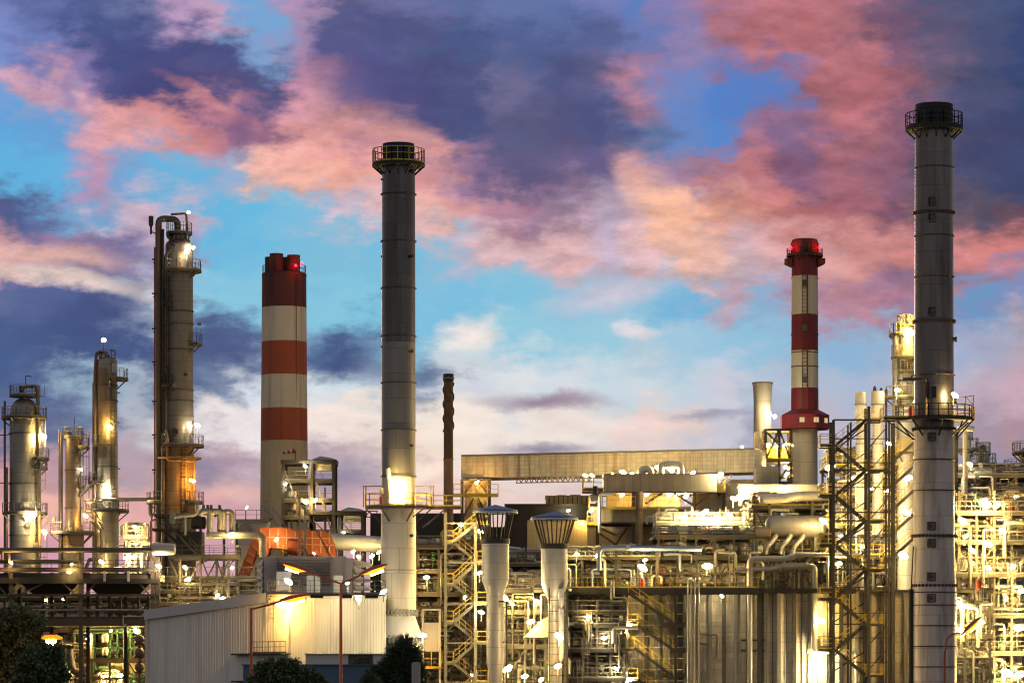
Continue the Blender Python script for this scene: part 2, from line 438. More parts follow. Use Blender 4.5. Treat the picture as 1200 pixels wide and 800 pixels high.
SKY = """
7a84bf 6a70b0 5c65a2 7a7ab0 b898bc c4a4c0 70a6d4 b090b4 6b6498 7670a4 7674b0 6670a8 7078b5 6a78b8 7880b8 5a80c0 9080b0 c08090 c88088 c67e86 b87a88 8a6c88 66608a 565c8c 485488
7c90c8 6c7cb8 545c9a 505494 565494 5a5a98 7fa0cc a890b4 62609a 5e5c98 606096 56609a 5c68a4 5a649e 666aa4 6e7cb4 9484b0 b88094 c87e88 ca7e86 c07c88 8c6a8a 6c6088 585a8a 44508a
5fa0d8 c89cb0 8c7cb0 5c5898 504e8c 625890 5c5890 c08ca8 8a6c98 5c5690 58548e 5c5c92 7c70a0 5c5c92 6a6498 b08098 6a88c4 4a80c8 5a7cbc b87884 c87a84 b07688 7a648a 5a5884 445084
58a4d8 62a0d4 d0a0b0 e0a0a0 d89090 c08090 9a7090 d89898 e09c98 a87c98 5c5890 545890 6a6494 645c90 5c5c94 6878b0 6488c4 4c88cc b88098 8a6c90 c07c88 9a6c88 6c5c86 505080 485084
56b0dc 5cb0dc c098b8 78a4d0 64b2da 98b0d0 e8b0a0 f0b4a4 e8a898 e8a098 d09498 9c7c9c 706090 7a6494 746498 b88ca0 a088a8 c08898 d08890 986e90 b07484 a47088 705c84 54527f 4c5080
5c649c 6c74ac 70a4cc c8b4c8 d0b4c4 60b4dc 62b8dc 78bcdc c8b8c8 e0b8b8 e8b0a4 d0989c b0849c 988098 b4a0b4 d4b0b4 f0b89c ecac94 d88c88 d08484 b87484 946a86 84707f 6a5c78 7c6476
d09ca4 b080a0 94789c 8078a0 9c94b4 68b8dc 70bcdc 78bcd8 7cbcd8 70bcdc 84bcd8 c0b8c8 d8b4b8 e0b4b4 c8b4c8 d8b4b8 e8b8a8 c8acb4 d8a8a8 d49c98 cc8c88 c88480 c88080 cc7c78 c87a78
60709c 58689a 4e5c8c 98a4bc c8ccd4 88c4dc 84c4dc 84c4dc 80c4dc 78c0dc 7cc0dc 78bcdc 7cc0dc 90c0d8 a0c0d8 84bcd8 74b4d8 c0a4b4 88b0d0 b890a8 c08898 a87890 8890b8 6a98c4 8090bc
4c6494 4c6090 485c8c 4a5e8e 50648f 54648f 5c7098 80a4c4 4c6490 7090b0 8cc0d8 c8d4da 90c8dc 94c8dc 98c8dc b0cad8 a0c6dc 98c4dc 90c0d8 90b8d4 8cb4d4 98b4d0 a4b0cc a8acc4 b8a8b4
4a6494 5a7098 98b0c4 a8b4c4 607498 8090ac d8dce4 dce0e4 c8d8e0 b0c0d0 8c98ac d0d4dc d8dce0 d0d8e0 c8d8e0 c8d4dc c0d0dc ccccd8 b8c4d4 b0bcd0 acb8d0 b4b8cc c0b8c8 c0acbc c8a8b4
6c7498 6c7498 7080a0 b8b8c4 d0ccd0 e4dcdc e8e0e0 f0e2da f0e0d6 ece0d8 f0e2d6 f2e4d8 ece0d8 e8dcd4 e8dcd6 ecd0c8 e0ccc8 c8c8d4 a8a8bc c0b8c4 bcbccc b0b0c4 a8a0b0 ac98a8 b4949f
d49ca0 c8a0a4 bc98a4 b8a4b0 b8a0ac b49cac c0aab4 b8a4b0 c8b4b8 dcc8c4 f0dccc ecdcd0 e8d8d0 e4d4cc d8d0d0 dcd0d0 d0c8d0 c8c4d0 b8bcc8 b4b8c8 a8acc0 a8acc0 9ca0b4 a09cb0 9898ac
e8aca4 ebb4a4 e8b0a4 e4aca4 dca8a4 d4a4a8 d0a4ac c8a4ac d0aab0 e0b8b4 e8c4bc ecccbe e4c8c0 e0c8c4 d8c4c8 d4c4c8 ccc0c8 c4c0cc b8b8c4 b0b0c0 a8a8bc a0a4bc 98a0bc 8c94b4 8890b4
dc9cac d8a0b0 d49cb0 d49cb0 d09cb0 cca0b0 cca0b4 c8a0b4 c8a4b4 c8a8b8 ccacb8 d0b0b8 d0b4bc ccb4bc c8b4bc c4b4bc bcb0bc b4acbc aca8b8 a8a4b4 a0a0b4 989cb4 9098b4 8890b0 8890b0
"""
SUN_AZ, SUN_EL = R(-12), R(3)      # azimuth from +Y, towards -X : low sun behind the plant
GAM = .3
def build_world():
    w = bpy.data.worlds.new('World'); scn.world = w; w.use_nodes = True
    N = NT(w.node_tree); N.n.clear()
    out = N.new('ShaderNodeOutputWorld'); bg = N.new('ShaderNodeBackground'); N.lk(bg.outputs[0], out.inputs[0])
    tc = N.new('ShaderNodeTexCoord'); sx = N.new('ShaderNodeSeparateXYZ'); N.lk(tc.outputs['Generated'], sx.inputs[0])
    ym = N.math('MAXIMUM', sx.outputs[1], .05)
    u = N.math('MULTIPLY', N.math('DIVIDE', sx.outputs[0], ym), F/100)      # direction tangents, 1 = 100 photo pixels
    v = N.math('SUBTRACT', HZ/100, N.math('MULTIPLY', N.math('DIVIDE', sx.outputs[2], ym), F/100))
    cv = N.new('ShaderNodeCombineXYZ'); N.lk(u, cv.inputs[0]); N.lk(v, cv.inputs[1])
    n1 = N.noise(cv.outputs[0], .8, 7, .58, '2D')
    mp = N.new('ShaderNodeMapping'); N.lk(cv.outputs[0], mp.inputs[0]); mp.inputs['Rotation'].default_value = (0, 0, R(-28)); mp.inputs['Scale'].default_value = (1.1, 2.6, 1)
    n2 = N.noise(mp.outputs[0], 1.5, 7, .6, '2D')
    mq = N.new('ShaderNodeMapping'); N.lk(cv.outputs[0], mq.inputs[0]); mq.inputs['Rotation'].default_value = (0, 0, R(36)); mq.inputs['Scale'].default_value = (1.0, 2.4, 1)
    n3 = N.noise(mq.outputs[0], 1.5, 7, .6, '2D')
    sd_ = N.new('ShaderNodeMapRange', interpolation_type='SMOOTHSTEP'); N.lk(u, sd_.inputs[0]); sd_.inputs[1].default_value = -.5; sd_.inputs[2].default_value = 2.2
    n23 = N.mix(sd_.outputs[0], n2.outputs['Color'], n3.outputs['Color'])
    s1 = N.new('ShaderNodeSeparateColor'); N.lk(n1.outputs['Color'], s1.inputs[0])
    s2 = N.new('ShaderNodeSeparateColor'); N.lk(n23, s2.inputs[0])
    def warp(base, a, b, ka, kb):
        return N.math('ADD', base, N.math('ADD', N.math('MULTIPLY_ADD', a, ka, -ka/2), N.math('MULTIPLY_ADD', b, kb, -kb/2)))
    uw = warp(u, s1.outputs[0], s2.outputs[0], 1.15, 1.15); vw = warp(v, s1.outputs[1], s2.outputs[1], .9, .9)
    uz = warp(u, s1.outputs[0], s2.outputs[0], .5, .35); vz = warp(v, s1.outputs[1], s2.outputs[1], .28, .22)
    a = N.math('MULTIPLY_ADD', uw, 1/12, .5, clamp=True)
    rows = [[srgb(h) for h in l.split()] for l in SKY.strip().splitlines()]
    for i, row in enumerate(rows):                     # deeper salmon and maroon on the upper right
        for k, q in enumerate(row):
            if i <= 5 and k >= 17 and q[0] > q[2]: row[k] = (q[0]*.84, q[1]*.80, q[2]*.80)
            elif i <= 5 and q[2] > q[0]*1.2 and q[1] < .2: row[k] = (q[0]*.84, q[1]*.98, q[2]*.86)
    c = None
    for i, row in enumerate(rows):
        rp = N.ramp(a, [(k/24, cc) for k, cc in enumerate(row)], 'EASE')
        if c is None: c = rp; continue
        mr = N.new('ShaderNodeMapRange', interpolation_type='SMOOTHSTEP'); N.lk(vw, mr.inputs[0])
        mr.inputs[1].default_value = (i-1+.04)/2; mr.inputs[2].default_value = (i-.04)/2
        c = N.mix(mr.outputs[0], c, rp)
    # wisps: small individual clouds (x, y, rx, ry, slope, colour, amount)
    for (wx, wy, rx, ry, sl, h, am) in [(640,470,75,11,-.03,'9c8498',.9), (640,527,48,9,-.03,'8f8aa0',.9), (552,392,34,20,.1,'f2e4dc',.9), (745,388,28,9,.1,'e8dce0',.9), (400,424,62,22,.12,'465a8a',.95), (505,436,28,13,0,'5a6a92',.8),
            (722,345,70,17,-.2,'d4c8d4',.8), (265,412,70,30,0,'50608e',.8), (120,362,48,24,-.3,'4a5888',.85), (395,560,60,18,0,'8c88a4',.75), (240,552,34,14,.2,'8a84a0',.7), (275,575,40,14,0,'f4c0ae',.6), (60,300,90,14,.08,'f2c4ae',.7),
            (60,325,110,12,.15,'f6dccc',.8), (455,150,60,30,.5,'eca898',.6), (380,120,25,45,-.2,'e0a0a0',.6), (780,240,60,40,.8,'f2b896',.55), (870,105,70,20,-.35,'4a82ca',.6), (250,120,55,10,.6,'d88c90',.6), (820,325,60,9,0,'a8a4b4',.5), (830,487,50,7,-.1,'9a9cb0',.8), (1040,330,70,14,-.1,'84708e',.6), (280,150,14,34,-.5,'625890',.5), (420,90,60,40,.3,'5e5892',.6)]:
        du = N.math('MULTIPLY_ADD', uz, 100/rx, -(wx-600)/rx)
        dv0 = N.math('MULTIPLY_ADD', vz, 100/ry, -wy/ry)
        dv = N.math('MULTIPLY_ADD', du, -sl*rx/ry, dv0)
        d = N.math('ADD', N.math('MULTIPLY', du, du), N.math('MULTIPLY', dv, dv))
        k = N.math('MULTIPLY', N.math('POWER', N.math('MULTIPLY_ADD', d, -.5, 1.0, clamp=True), 1.6), am)
        c = N.mix(k, c, srgb(h))
    # relief: cloud billows shaded by the difference of two offset samples
    of = N.new('ShaderNodeVectorMath', operation='ADD'); N.lk(mp.outputs[0], of.inputs[0]); of.inputs[1].default_value = (-.12, -.30, 0)
    g1 = N.noise(mp.outputs[0], .75, 8, .62, '2D'); g2 = N.noise(of.outputs[0], .75, 8, .62, '2D')
    sp = N.new('ShaderNodeSeparateColor'); N.lk(c, sp.inputs[0])
    cloud = N.math('MULTIPLY_ADD', N.math('SUBTRACT', sp.outputs[0], sp.outputs[2]), 2.2, .75, clamp=True)      # blue gaps stay smooth
    lo = N.new('ShaderNodeMapRange', interpolation_type='SMOOTHSTEP'); N.lk(v, lo.inputs[0]); lo.inputs[1].default_value = 3.2; lo.inputs[2].default_value = 4.8; lo.inputs[3].default_value = 1.0; lo.inputs[4].default_value = .3
    cloud = N.math('MULTIPLY', cloud, lo.outputs[0])
    gf = N.math('MULTIPLY_ADD', N.math('MULTIPLY', N.math('SUBTRACT', g1.outputs[0], g2.outputs[0]), cloud), 1.0, 1.0)
    sc = N.new('ShaderNodeVectorMath', operation='SCALE'); N.lk(c, sc.inputs[0]); N.lk(gf, sc.inputs['Scale'])
    gm = N.new('ShaderNodeGamma'); N.lk(sc.outputs[0], gm.inputs[0]); gm.inputs[1].default_value = 1.14
    # the rest of the dome: dusk sky
    sk = N.new('ShaderNodeTexSky', sky_type='NISHITA'); sk.sun_disc = False; sk.sun_elevation = SUN_EL; sk.sun_rotation = SUN_AZ
    s3 = N.new('ShaderNodeVectorMath', operation='SCALE'); N.lk(sk.outputs[0], s3.inputs[0]); s3.inputs['Scale'].default_value = .06
    ad = N.new('ShaderNodeVectorMath', operation='ADD'); N.lk(s3.outputs[0], ad.inputs[0]); ad.inputs[1].default_value = (.235, .215, .235)
    fr = N.new('ShaderNodeMapRange', interpolation_type='SMOOTHSTEP'); N.lk(sx.outputs[1], fr.inputs[0]); fr.inputs[1].default_value = .78; fr.inputs[2].default_value = .93
    hs = N.new('ShaderNodeHueSaturation'); hs.inputs['Saturation'].default_value = .92; hs.inputs['Value'].default_value = 1.07; N.lk(gm.outputs[0], hs.inputs['Color'])
    fin = N.mix(fr.outputs[0], ad.outputs[0], hs.outputs[0])
    N.lk(fin, bg.inputs[0]); bg.inputs[1].default_value = 1.0
build_world()
scn.world.cycles.sampling_method = 'MANUAL'; scn.world.cycles.sample_map_resolution = 256
sl = bpy.data.lights.new('sun', 'SUN'); sl.energy = .5; sl.angle = R(10); sl.color = (1, .62, .5)
so = bpy.data.objects.new('sun', sl); col.objects.link(so)
sd = Vector((math.sin(SUN_AZ)*math.cos(SUN_EL), math.cos(SUN_AZ)*math.cos(SUN_EL), math.sin(SUN_EL)))
so.rotation_euler = (-sd).to_track_quat('-Z', 'Y').to_euler(); so.location = (0, 0, 100)
scn.view_settings.view_transform = 'Standard'; scn.view_settings.look = 'None'; scn.view_settings.exposure = 0
scn.render.engine = 'CYCLES'; cy = scn.cycles
cy.filter_width = 1.15; cy.use_denoising = True; cy.use_light_tree = True; cy.max_bounces = 5; cy.diffuse_bounces = 3; cy.glossy_bounces = 3
cy.sample_clamp_indirect = 4; cy.sample_clamp_direct = 0; cy.caustics_reflective = False; cy.caustics_refractive = False

g = MB(); g.add([(-4000,-500,0),(4000,-500,0),(4000,9000,0),(-4000,9000,0)], [(0,1,2,3)])
tag(g.build('ground', M['ground'], None, False), kind='structure')
# ================================================================== LEFT: process columns
def column(label, cx_px, hw, top, bot, Y, m, rings=(), name='distillation_tower', group='tall process columns', dome=.55, cone=None):
    """cylindrical vessel; cx_px centre column, hw half width (photo px)"""
    cx, s = X(cx_px, Y), Y/F; r = hw*s; zt = Z(top, Y); zb = max(0, Z(bot, Y))
    t = thing(name, label, 'column', (cx, Y, 0), group)
    pr = [(r, zb)]
    if cone:                      # (row of cone top, row of cone bottom, half width below)
        r2 = cone[2]*s; pr = [(r2, zb), (r2, Z(cone[1], Y)), (r, Z(cone[0], Y))]
    pr.append((r, zt))
    if dome: pr += [(r*math.cos(a), zt+r*dome*math.sin(a)) for a in (.3, .6, .9, 1.2, 1.45)]+[(.01, zt+r*dome)]
    else: pr += [(r*.9, zt), (r*.9, zt-1)]
    MB().lathe(cx, Y, pr, 40).build('shell', M[m], t)
    for q in rings: flange(t, cx, Y, r, Z(q, Y))
    return t, cx, r

def zz(py): return Z(py, 400.)
Yc = 400.
# fat column far left
t, cx, r = column('stout grey column at the far left edge with one wide ring gallery below its dome', 28.5, 17.3, 484, 700, Yc, 'clad', (508, 567, 627), dome=1.05)
ring_platform(t, cx, Yc, r, r+.95, zz(489), rail='galv'); ring_platform(t, cx, Yc, r, r+1.0, zz(601), -150, 60)
ring_platform(t, cx, Yc, r*.3, r*1.02, zz(463), rail='galv', brk=0); ring_platform(t, cx, Yc, r, r+1.2, zz(537), -50, 40); ring_platform(t, cx, Yc, r, r+1, zz(548), -40, 30)
side_ladder(t, cx, Yc, r, zz(600), zz(489), -20); side_ladder(t, cx, Yc, r, zz(489), zz(452), -25); side_ladder(t, cx, Yc, r, zz(690), zz(601), -10)
pipe(t, [(cx-.2, Yc, zz(466)), (cx-.2, Yc, zz(453)), (cx+1.55, Yc-.6, zz(453)), (cx+1.9, Yc-1.0, zz(500)), (cx+1.9, Yc-1, zz(690))], .2, 'clad_dk')
pipe(t, [(cx-2.25, Yc-.3, zz(470)), (cx-2.25, Yc-.3, zz(690))], .13, 'pipe_dk'); pipe(t, [(cx-1.95, Yc-.9, zz(548)), (cx-1.95, Yc-.9, zz(690))], .2, 'pipe_dk')
pipe(t, [(cx+.3, Yc-1, zz(465)), (cx+.3, Yc-1, zz(441)), (cx+1.0, Yc-1, zz(442))], .06, 'pipe_dk', 6)
MB().lathe(cx-.3, Yc, [(.01, zz(452)), (.28, zz(452)), (.28, zz(463))], 10).build('vent', M['steel_dk'], t)
manhole(t, cx, Yc, r, zz(592), -75, .35, 'clad'); manhole(t, cx, Yc, r, zz(615), -70); manhole(t, cx, Yc, r, zz(640), -30, .5, 'clad')
for q in (510, 566): pipe(t, [(cx-2.9, Yc-.5, zz(q)), (cx-1.5, Yc-1, zz(q))], .06, 'pipe_dk', 6, 'bracket')
# thin short column
t, cx, r = column('thin short beige column with flared skirt, second from the left edge', 86, 9.3, 512, 700, Yc, 'clad_dk', (551, 595), dome=False, cone=(613, 624, 12.5))
ring_platform(t, cx, Yc, .1, r+.25, zz(512), brk=4); ring_platform(t, cx, Yc, r, r+1.0, zz(524), -50, 30, brk=4)
ring_platform(t, cx, Yc, r, r+1.2, zz(570), -40, 40, brk=4); ring_platform(t, cx, Yc, r+.3, r+1.8, zz(624), -170, 50)
side_ladder(t, cx, Yc, r, zz(624), zz(505), -12)
pipe(t, [(cx-.2, Yc-.4, zz(514)), (cx-.2, Yc-.4, zz(507)), (cx-1.35, Yc-.4, zz(507)), (cx-1.35, Yc-.4, zz(690))], .17, 'pipe_dk')
pipe(t, [(cx-1.65, Yc-.2, zz(502)), (cx-1.65, Yc-.2, zz(690))], .08, 'pipe_dk', 6)
pipe(t, [(cx+.1, Yc, zz(512)), (cx+.1, Yc, zz(489))], .05, 'pipe_dk', 6, 'mast')
pipe(t, [(cx+.6, Yc-.5, zz(512)), (cx+.6, Yc-.5, zz(503)), (cx+1.2, Yc-.5, zz(504))], .06, 'galv', 6)
MB().box(cx-2.4, cx-2.0, Yc-.9, Yc-.5, zz(614), zz(606)).build('junction_box', M['galv'], t)
# two tone column
t, cx, r = column('two-tone slim column with a crown of bent pipes and a globe lamp above', 125.5, 12.0, 424, 700, Yc, 'clad', (452, 470, 547, 612), cone=(500, 596, 13.6))
MB().lathe(cx, Yc, [(r+.06, zz(560)), (r+.06, zz(432))], 24, R(-178), R(-84)).build('cladding_shell', M['clad_dk'], t)
ring_platform(t, cx, Yc, r, r+1.3, zz(444), -75, 40); ring_platform(t, cx, Yc, .1, r*.85, zz(422), brk=0); ring_platform(t, cx, Yc, r, r+.55, zz(521), -160, -70)
ring_platform(t, cx, Yc, r+.1, r+1.4, zz(598)); ring_platform(t, cx, Yc, r+.1, r+.9, zz(565), -170, -100)
pipe(t, [(cx, Yc, zz(424)), (cx, Yc, zz(413)), (cx-1.2, Yc-.5, zz(413)), (cx-1.35, Yc-.6, zz(440)), (cx-1.35, Yc-.6, zz(690))], .2, 'pipe_dk')
pipe(t, [(cx-.7, Yc-.7, zz(424)), (cx-.7, Yc-.7, zz(416)), (cx+.3, Yc-.7, zz(416)), (cx+.3, Yc-.7, zz(424))], .14, 'clad_dk')
pipe(t, [(cx+1.0, Yc-.3, zz(428)), (cx+1.0, Yc-.3, zz(411)), (cx+.4, Yc-.3, zz(410))], .07, 'galv', 6)
pipe(t, [(cx-1.65, Yc-.2, zz(448)), (cx-1.65, Yc-.2, zz(690))], .06, 'pipe_dk', 6)
MB().box(cx+.7, cx+1.25, Yc-1.1, Yc-.6, zz(438), zz(427)).build('junction_box', M['trim'], t)
side_ladder(t, cx, Yc, r+.1, zz(598), zz(444), -60, 'steel_dk')
for q in (460, 495, 549): pipe(t, [(cx+r-.1, Yc, zz(q)), (cx+r+.35, Yc, zz(q))], .07, 'steel_dk', 6, 'nozzle')
for i in range(3): pipe(t, [(cx-1.8+.5*i, Yc-1.8, zz(611)), (cx-.6+.2*i, Yc-1.2, zz(622)), (cx-.6+.2*i, Yc-1.2, zz(690))], .09, 'pipe_dk', 6)
MB().drum((cx-2.2, Yc-1.9, zz(588)), (cx-.3, Yc-1.9, zz(588)), .22).build('drum', M['clad_lt'], t)
MB().box(cx+.9, cx+1.6, Yc-1.9, Yc-1.3, zz(596), zz(585)).build('panel_box', M['clad_lt'], t)
# tall main column with piping
Yt = 396.; zt_ = lambda q: Z(q, Yt)
t, cx, r = column('tallest column on the left with rust stained foot and thick pipes down its side', 210, 16.2, 288, 700, Yt, 'clad_mid', (365, 380, 410, 457, 470, 488), cone=(420, 600, 17.8))
MB().lathe(cx, Yt, [(r+.2, zt_(606)), (r+.14, zt_(525))], 40).build('rusty_jacket', M['clad_rust'], t)
for q in (539, 557): flange(t, cx, Yt, r+.16, zt_(q), .2, .12, 'clad_rust')
flange(t, cx, Yt, r+.1, zt_(537), .2, .9, 'clad_rust', 'drip_ring')
ring_platform(t, cx, Yt, r, r+1.0, zt_(317), -120, 50, deck='steel_br'); ring_platform(t, cx, Yt, .2, r*.95, zt_(273), deck='steel_dk', brk=5)
ring_platform(t, cx, Yt, r, r+1.1, zt_(403), -35, 35); ring_platform(t, cx, Yt, r+.05, r+1.3, zt_(522), -130, 45, deck='steel_br'); ring_platform(t, cx, Yt, r+.15, r+1.3, zt_(588), -60, 45)
ring_platform(t, cx, Yt, r+1.0, r+2.2, zt_(588), 160, 225)
MB().lathe(cx, Yt, [(r*.75, zt_(292)), (r*.75, zt_(276)), (r*.7, zt_(276))], 24).build('top_collar', M['steel_dk'], t)
xl = X(186.5, Yt)
pipe(t, [(cx-.2, Yt, zt_(276)), (cx-.2, Yt, zt_(257)), (xl, Yt-.7, zt_(257)), (xl, Yt-.7, zt_(300)), (xl, Yt-.7, zt_(690))], .38, 'pipe_dk', 14, bend=1.8)
x2 = X(196, Yt)
pipe(t, [(cx-.4, Yt-1.3, zt_(292)), (x2, Yt-1.0, zt_(298)), (x2, Yt-1.0, zt_(505)), (x2-.35, Yt-1.2, zt_(510)), (x2-.35, Yt-1.2, zt_(690))], .26, 'clad_dk', 10)
pipe(t, [(x2, Yt-1.3, zt_(505)), (x2+.2, Yt-1.9, zt_(512)), (x2+.2, Yt-1.9, zt_(540)), (cx+1.5, Yt-2.2, zt_(541)), (cx+1.9, Yt-1.2, zt_(541)), (cx+1.9, Yt-1.0, zt_(690))], .16, 'clad_rust', 8)
pipe(t, [(X(181.5, Yt), Yt-.3, zt_(290)), (X(181.5, Yt), Yt-.3, zt_(600)), (X(178, Yt), Yt-.3, zt_(606)), (X(178, Yt), Yt-.3, zt_(690))], .09, 'pipe_red', 6)
pipe(t, [(X(192, Yt), Yt-1.1, zt_(270)), (X(192, Yt), Yt-1.1, zt_(690))], .16, 'steel_dk', 8)
pipe(t, [(X(201, Yt), Yt-.6, zt_(252)), (X(219, Yt), Yt-.6, zt_(251)), (X(220, Yt), Yt-.6, zt_(286))], .13, 'clad_dk', 8)
for q in (305, 345, 386, 425, 471, 510, 551):
    MB().beam((X(179, Yt), Yt-.9, zt_(q)), (X(198, Yt), Yt-.9, zt_(q)), .16).beam((X(180, Yt), Yt-.4, zt_(q+3)), (X(186, Yt), Yt-.4, zt_(q+3)), .12).build('pipe_clamp', M['steel_dk'], t)
MB().lathe(X(177.5, Yt), Yt-.5, [(.01, zt_(254)), (.28, zt_(254)), (.28, zt_(264)), (.12, zt_(267)), (.12, zt_(275)), (.01, zt_(275))], 10).build('vent', M['steel_dk'], t)
MB().beam((X(177.5, Yt), Yt-.5, zt_(272)), (X(186, Yt), Yt-.5, zt_(276)), .12).build('bracket', M['steel_dk'], t)
manhole(t, cx, Yt, r, zt_(507), -100, .42); manhole(t, cx, Yt, r, zt_(453), -100, .3, 'clad'); manhole(t, cx, Yt, r, zt_(440), -60, .18)
for k, (dx, q) in enumerate([(-1.2, 280), (-.5, 284), (.3, 279), (.9, 283), (-.9, 287)]): pipe(t, [(cx+dx, Yt-r*.8, zt_(q-6)), (cx+dx, Yt-r*.9, zt_(q)), (cx+dx+.5, Yt-r*.9, zt_(q+3))], .16, 'steel_dk', 7)
side_ladder(t, cx, Yt, r, zt_(403), zt_(317), 80, 'galv'); side_ladder(t, cx, Yt, r, zt_(522), zt_(403), 80, 'galv')
MB().beam((cx+r+.9, Yt, zt_(385)), (cx+r+.9, Yt, zt_(403)), .06).box(cx+r+.5, cx+r+.95, Yt-.2, Yt+.2, zt_(381), zt_(378)).build('camera_mast', M['galv'], t)
side_ladder(t, cx, Yt, r, zt_(690), zt_(522), -70, 'steel_dk'); side_ladder(t, cx, Yt, r, zt_(470), zt_(317), -128, 'steel_dk')
ring_platform(t, cx, Yt, r, r+.7, zt_(355), 190, 245, deck='steel_dk', rail='steel_dk', brk=8); ring_platform(t, cx, Yt, r, r+.7, zt_(452), 195, 250, deck='steel_dk', rail='steel_dk', brk=8)
for q in (330, 362, 395, 431, 462): MB().beam((cx-r*.7, Yt-r*.8, zt_(q)), (X(194, Yt), Yt-1.6, zt_(q)), .14).build('pipe_guide', M['steel_dk'], t)
# transfer pipe linking the two columns
t = thing('transfer_pipe', 'pale level pipe bridging the two-tone column and the tallest column', 'pipe', (X(160, Yc), Yc-2, 0))
pipe(t, [(X(122, Yc), Yc-2.0, zz(586)), (X(188, Yc), Yc-2.0, zz(586)), (X(192, Yc), Yc-2.1, zz(579)), (X(222, Yc), Yc-2.4, zz(579))], .22, 'clad')
pipe(t, [(X(178.5, Yc), Yc-2.0, zz(587)), (X(178.5, Yc), Yc-2.0, zz(603)), (X(181, Yc), Yc-2.0, zz(605))], .25, 'clad', name='branch_pipe')

# ================================================================== red and white chimneys
def banded(label, cx_px, Y, bands, name='chimney'):
    """bands = [(row_top, row_bottom, hw_top, hw_bottom, material, label)]"""
    cx, s = X(cx_px, Y), Y/F
    t = thing(name, label, 'chimney', (cx, Y, 0))
    for (a, b, h0, h1, m, lab) in bands:
        o = MB().lathe(cx, Y, [(h1*s, max(0, Z(b, Y))), (h0*s, Z(a, Y))], 48).build('shaft_band', M[m], t)
        o['label'] = lab
    return t, cx, s
Yk = 450.; zk = lambda q: Z(q, Yk)
t, cx, s = banded('wide red and white banded chimney with three short flues on top', 333, Yk, [
    (322.5, 361, 26, 26.2, 'red_dk', 'soot stained dark red top band'), (361, 401, 26.2, 26.5, 'white_band', 'upper white band'),
    (401, 440, 26.5, 26.8, 'red_band', 'orange red middle band'), (440, 479, 26.8, 27.2, 'white_band', 'lower white band'),
    (479, 517, 27.2, 27.5, 'red_band', 'orange red lowest band'), (517, 880, 27.5, 30, 'cream', 'plain cream concrete base of the shaft')])
MB().lathe(cx, Yk, [(26.3*s, zk(324)), (26.3*s, zk(321.5)), (.1, zk(321.5))], 48).build('cap', M['red_dk'], t)
for dx, dy, w, tp in ((-8.5, -1.0, 8, 298.5), (11.5, -.8, 7.6, 300), (-16, 1.3, 7.5, 300), (3, 1.6, 7.6, 300)):
    MB().lathe(cx+dx*s, Yk+dy, [(w*s, zk(322)), (w*s, zk(tp)), (w*s*.88, zk(tp)), (w*s*.88, zk(tp+8))], 24).build('flue', M['red_dk'], t)
ra = MB().railing(ring_pts(cx, Yk, 25.2*s, zk(321.5), 0, 345, 22), 1.1, 1.6, .05, closed=True); ra.build('railing', M['steel_dk'], t)
for i in range(5):
    a = 2*PI*i/5-2.2; c, s_ = math.cos(a), math.sin(a)
    if s_ < .2 and i in (1, 4): MB().box(cx+26.3*s*c-.05, cx+26.3*s*c+.05, Yk+26.3*s*s_-.08, Yk+26.3*s*s_+.02, zk(545), zk(324)).build('conductor_strip', M['steel_br'], t)
lamp(346.5, 311, Yk-26*s, .32, 'small red beacon between the flues on the wide banded chimney', 'globe', E_RED)
lamp(353.5, 309, Yk-3, .3, 'red beacon at the right side of the flues of the wide banded chimney', 'globe', E_RED)

Yq = 440.; zq = lambda q: Z(q, Yq)
t, cx, s = banded('slender deep red and cream chimney with an eight-sided red cabin round its waist', 943, Yq, [
    (300, 324, 15.2, 15.4, 'red2', 'top red band'), (324, 369, 15.4, 15.6, 'white2', 'upper cream band'), (369, 414, 15.6, 15.8, 'red2', 'middle red band'),
    (414, 455, 15.8, 16, 'white2', 'lower cream band'), (455, 484, 16, 16.2, 'red2', 'red band above the cabin'), (503, 880, 15, 16, 'concrete', 'bare concrete foot below the cabin')])
MB().lathe(cx, Yq, [(14.5*s, zq(301)), (16.5*s, zq(297)), (16.5*s, zq(286)), (14.5*s, zq(281)), (13*s, zq(280.5)), (13*s, zq(290))], 40).build('crown', M['red_dk'], t)
ring_platform(t, cx, Yq, 15.2*s, 21.5*s, zq(299), deck='steel_dk', rail='steel_dk', h=.8)
for q in (326, 366, 392, 412, 430): flange(t, cx, Yq, 15.7*s, zq(q), .14, .06, 'steel_br' if q in (392, 430) else 'white2')
for sg in (-1, 1):
    x0 = cx+sg*15*s; x1 = cx+sg*23.5*s
    MB().add([(x0,Yq-.9,zq(303)),(x1,Yq-.9,zq(303.5)),(x1,Yq-.9,zq(309)),(x0,Yq-.9,zq(313)),(x0,Yq+.9,zq(303)),(x1,Yq+.9,zq(303.5)),(x1,Yq+.9,zq(309)),(x0,Yq+.9,zq(313))],
             [(0,1,2,3),(7,6,5,4),(0,4,5,1),(1,5,6,2),(2,6,7,3),(3,7,4,0)]).build('lug', M['red_dk'], t)
sg_ = MB()
for i in range(9):
    pass
cab = MB().lathe(cx, Yq, [(16*s, zq(503)), (30*s, zq(503)), (30*s, zq(487)), (16.2*s, zq(480))], 8, R(22.5)).build('cabin', M['red2'], t, ang=15)
for a_ in (-112.5-0, -67.5, -22.5):
    a = R(a_+22.5-22.5); rr = 30*s*math.cos(R(22.5))
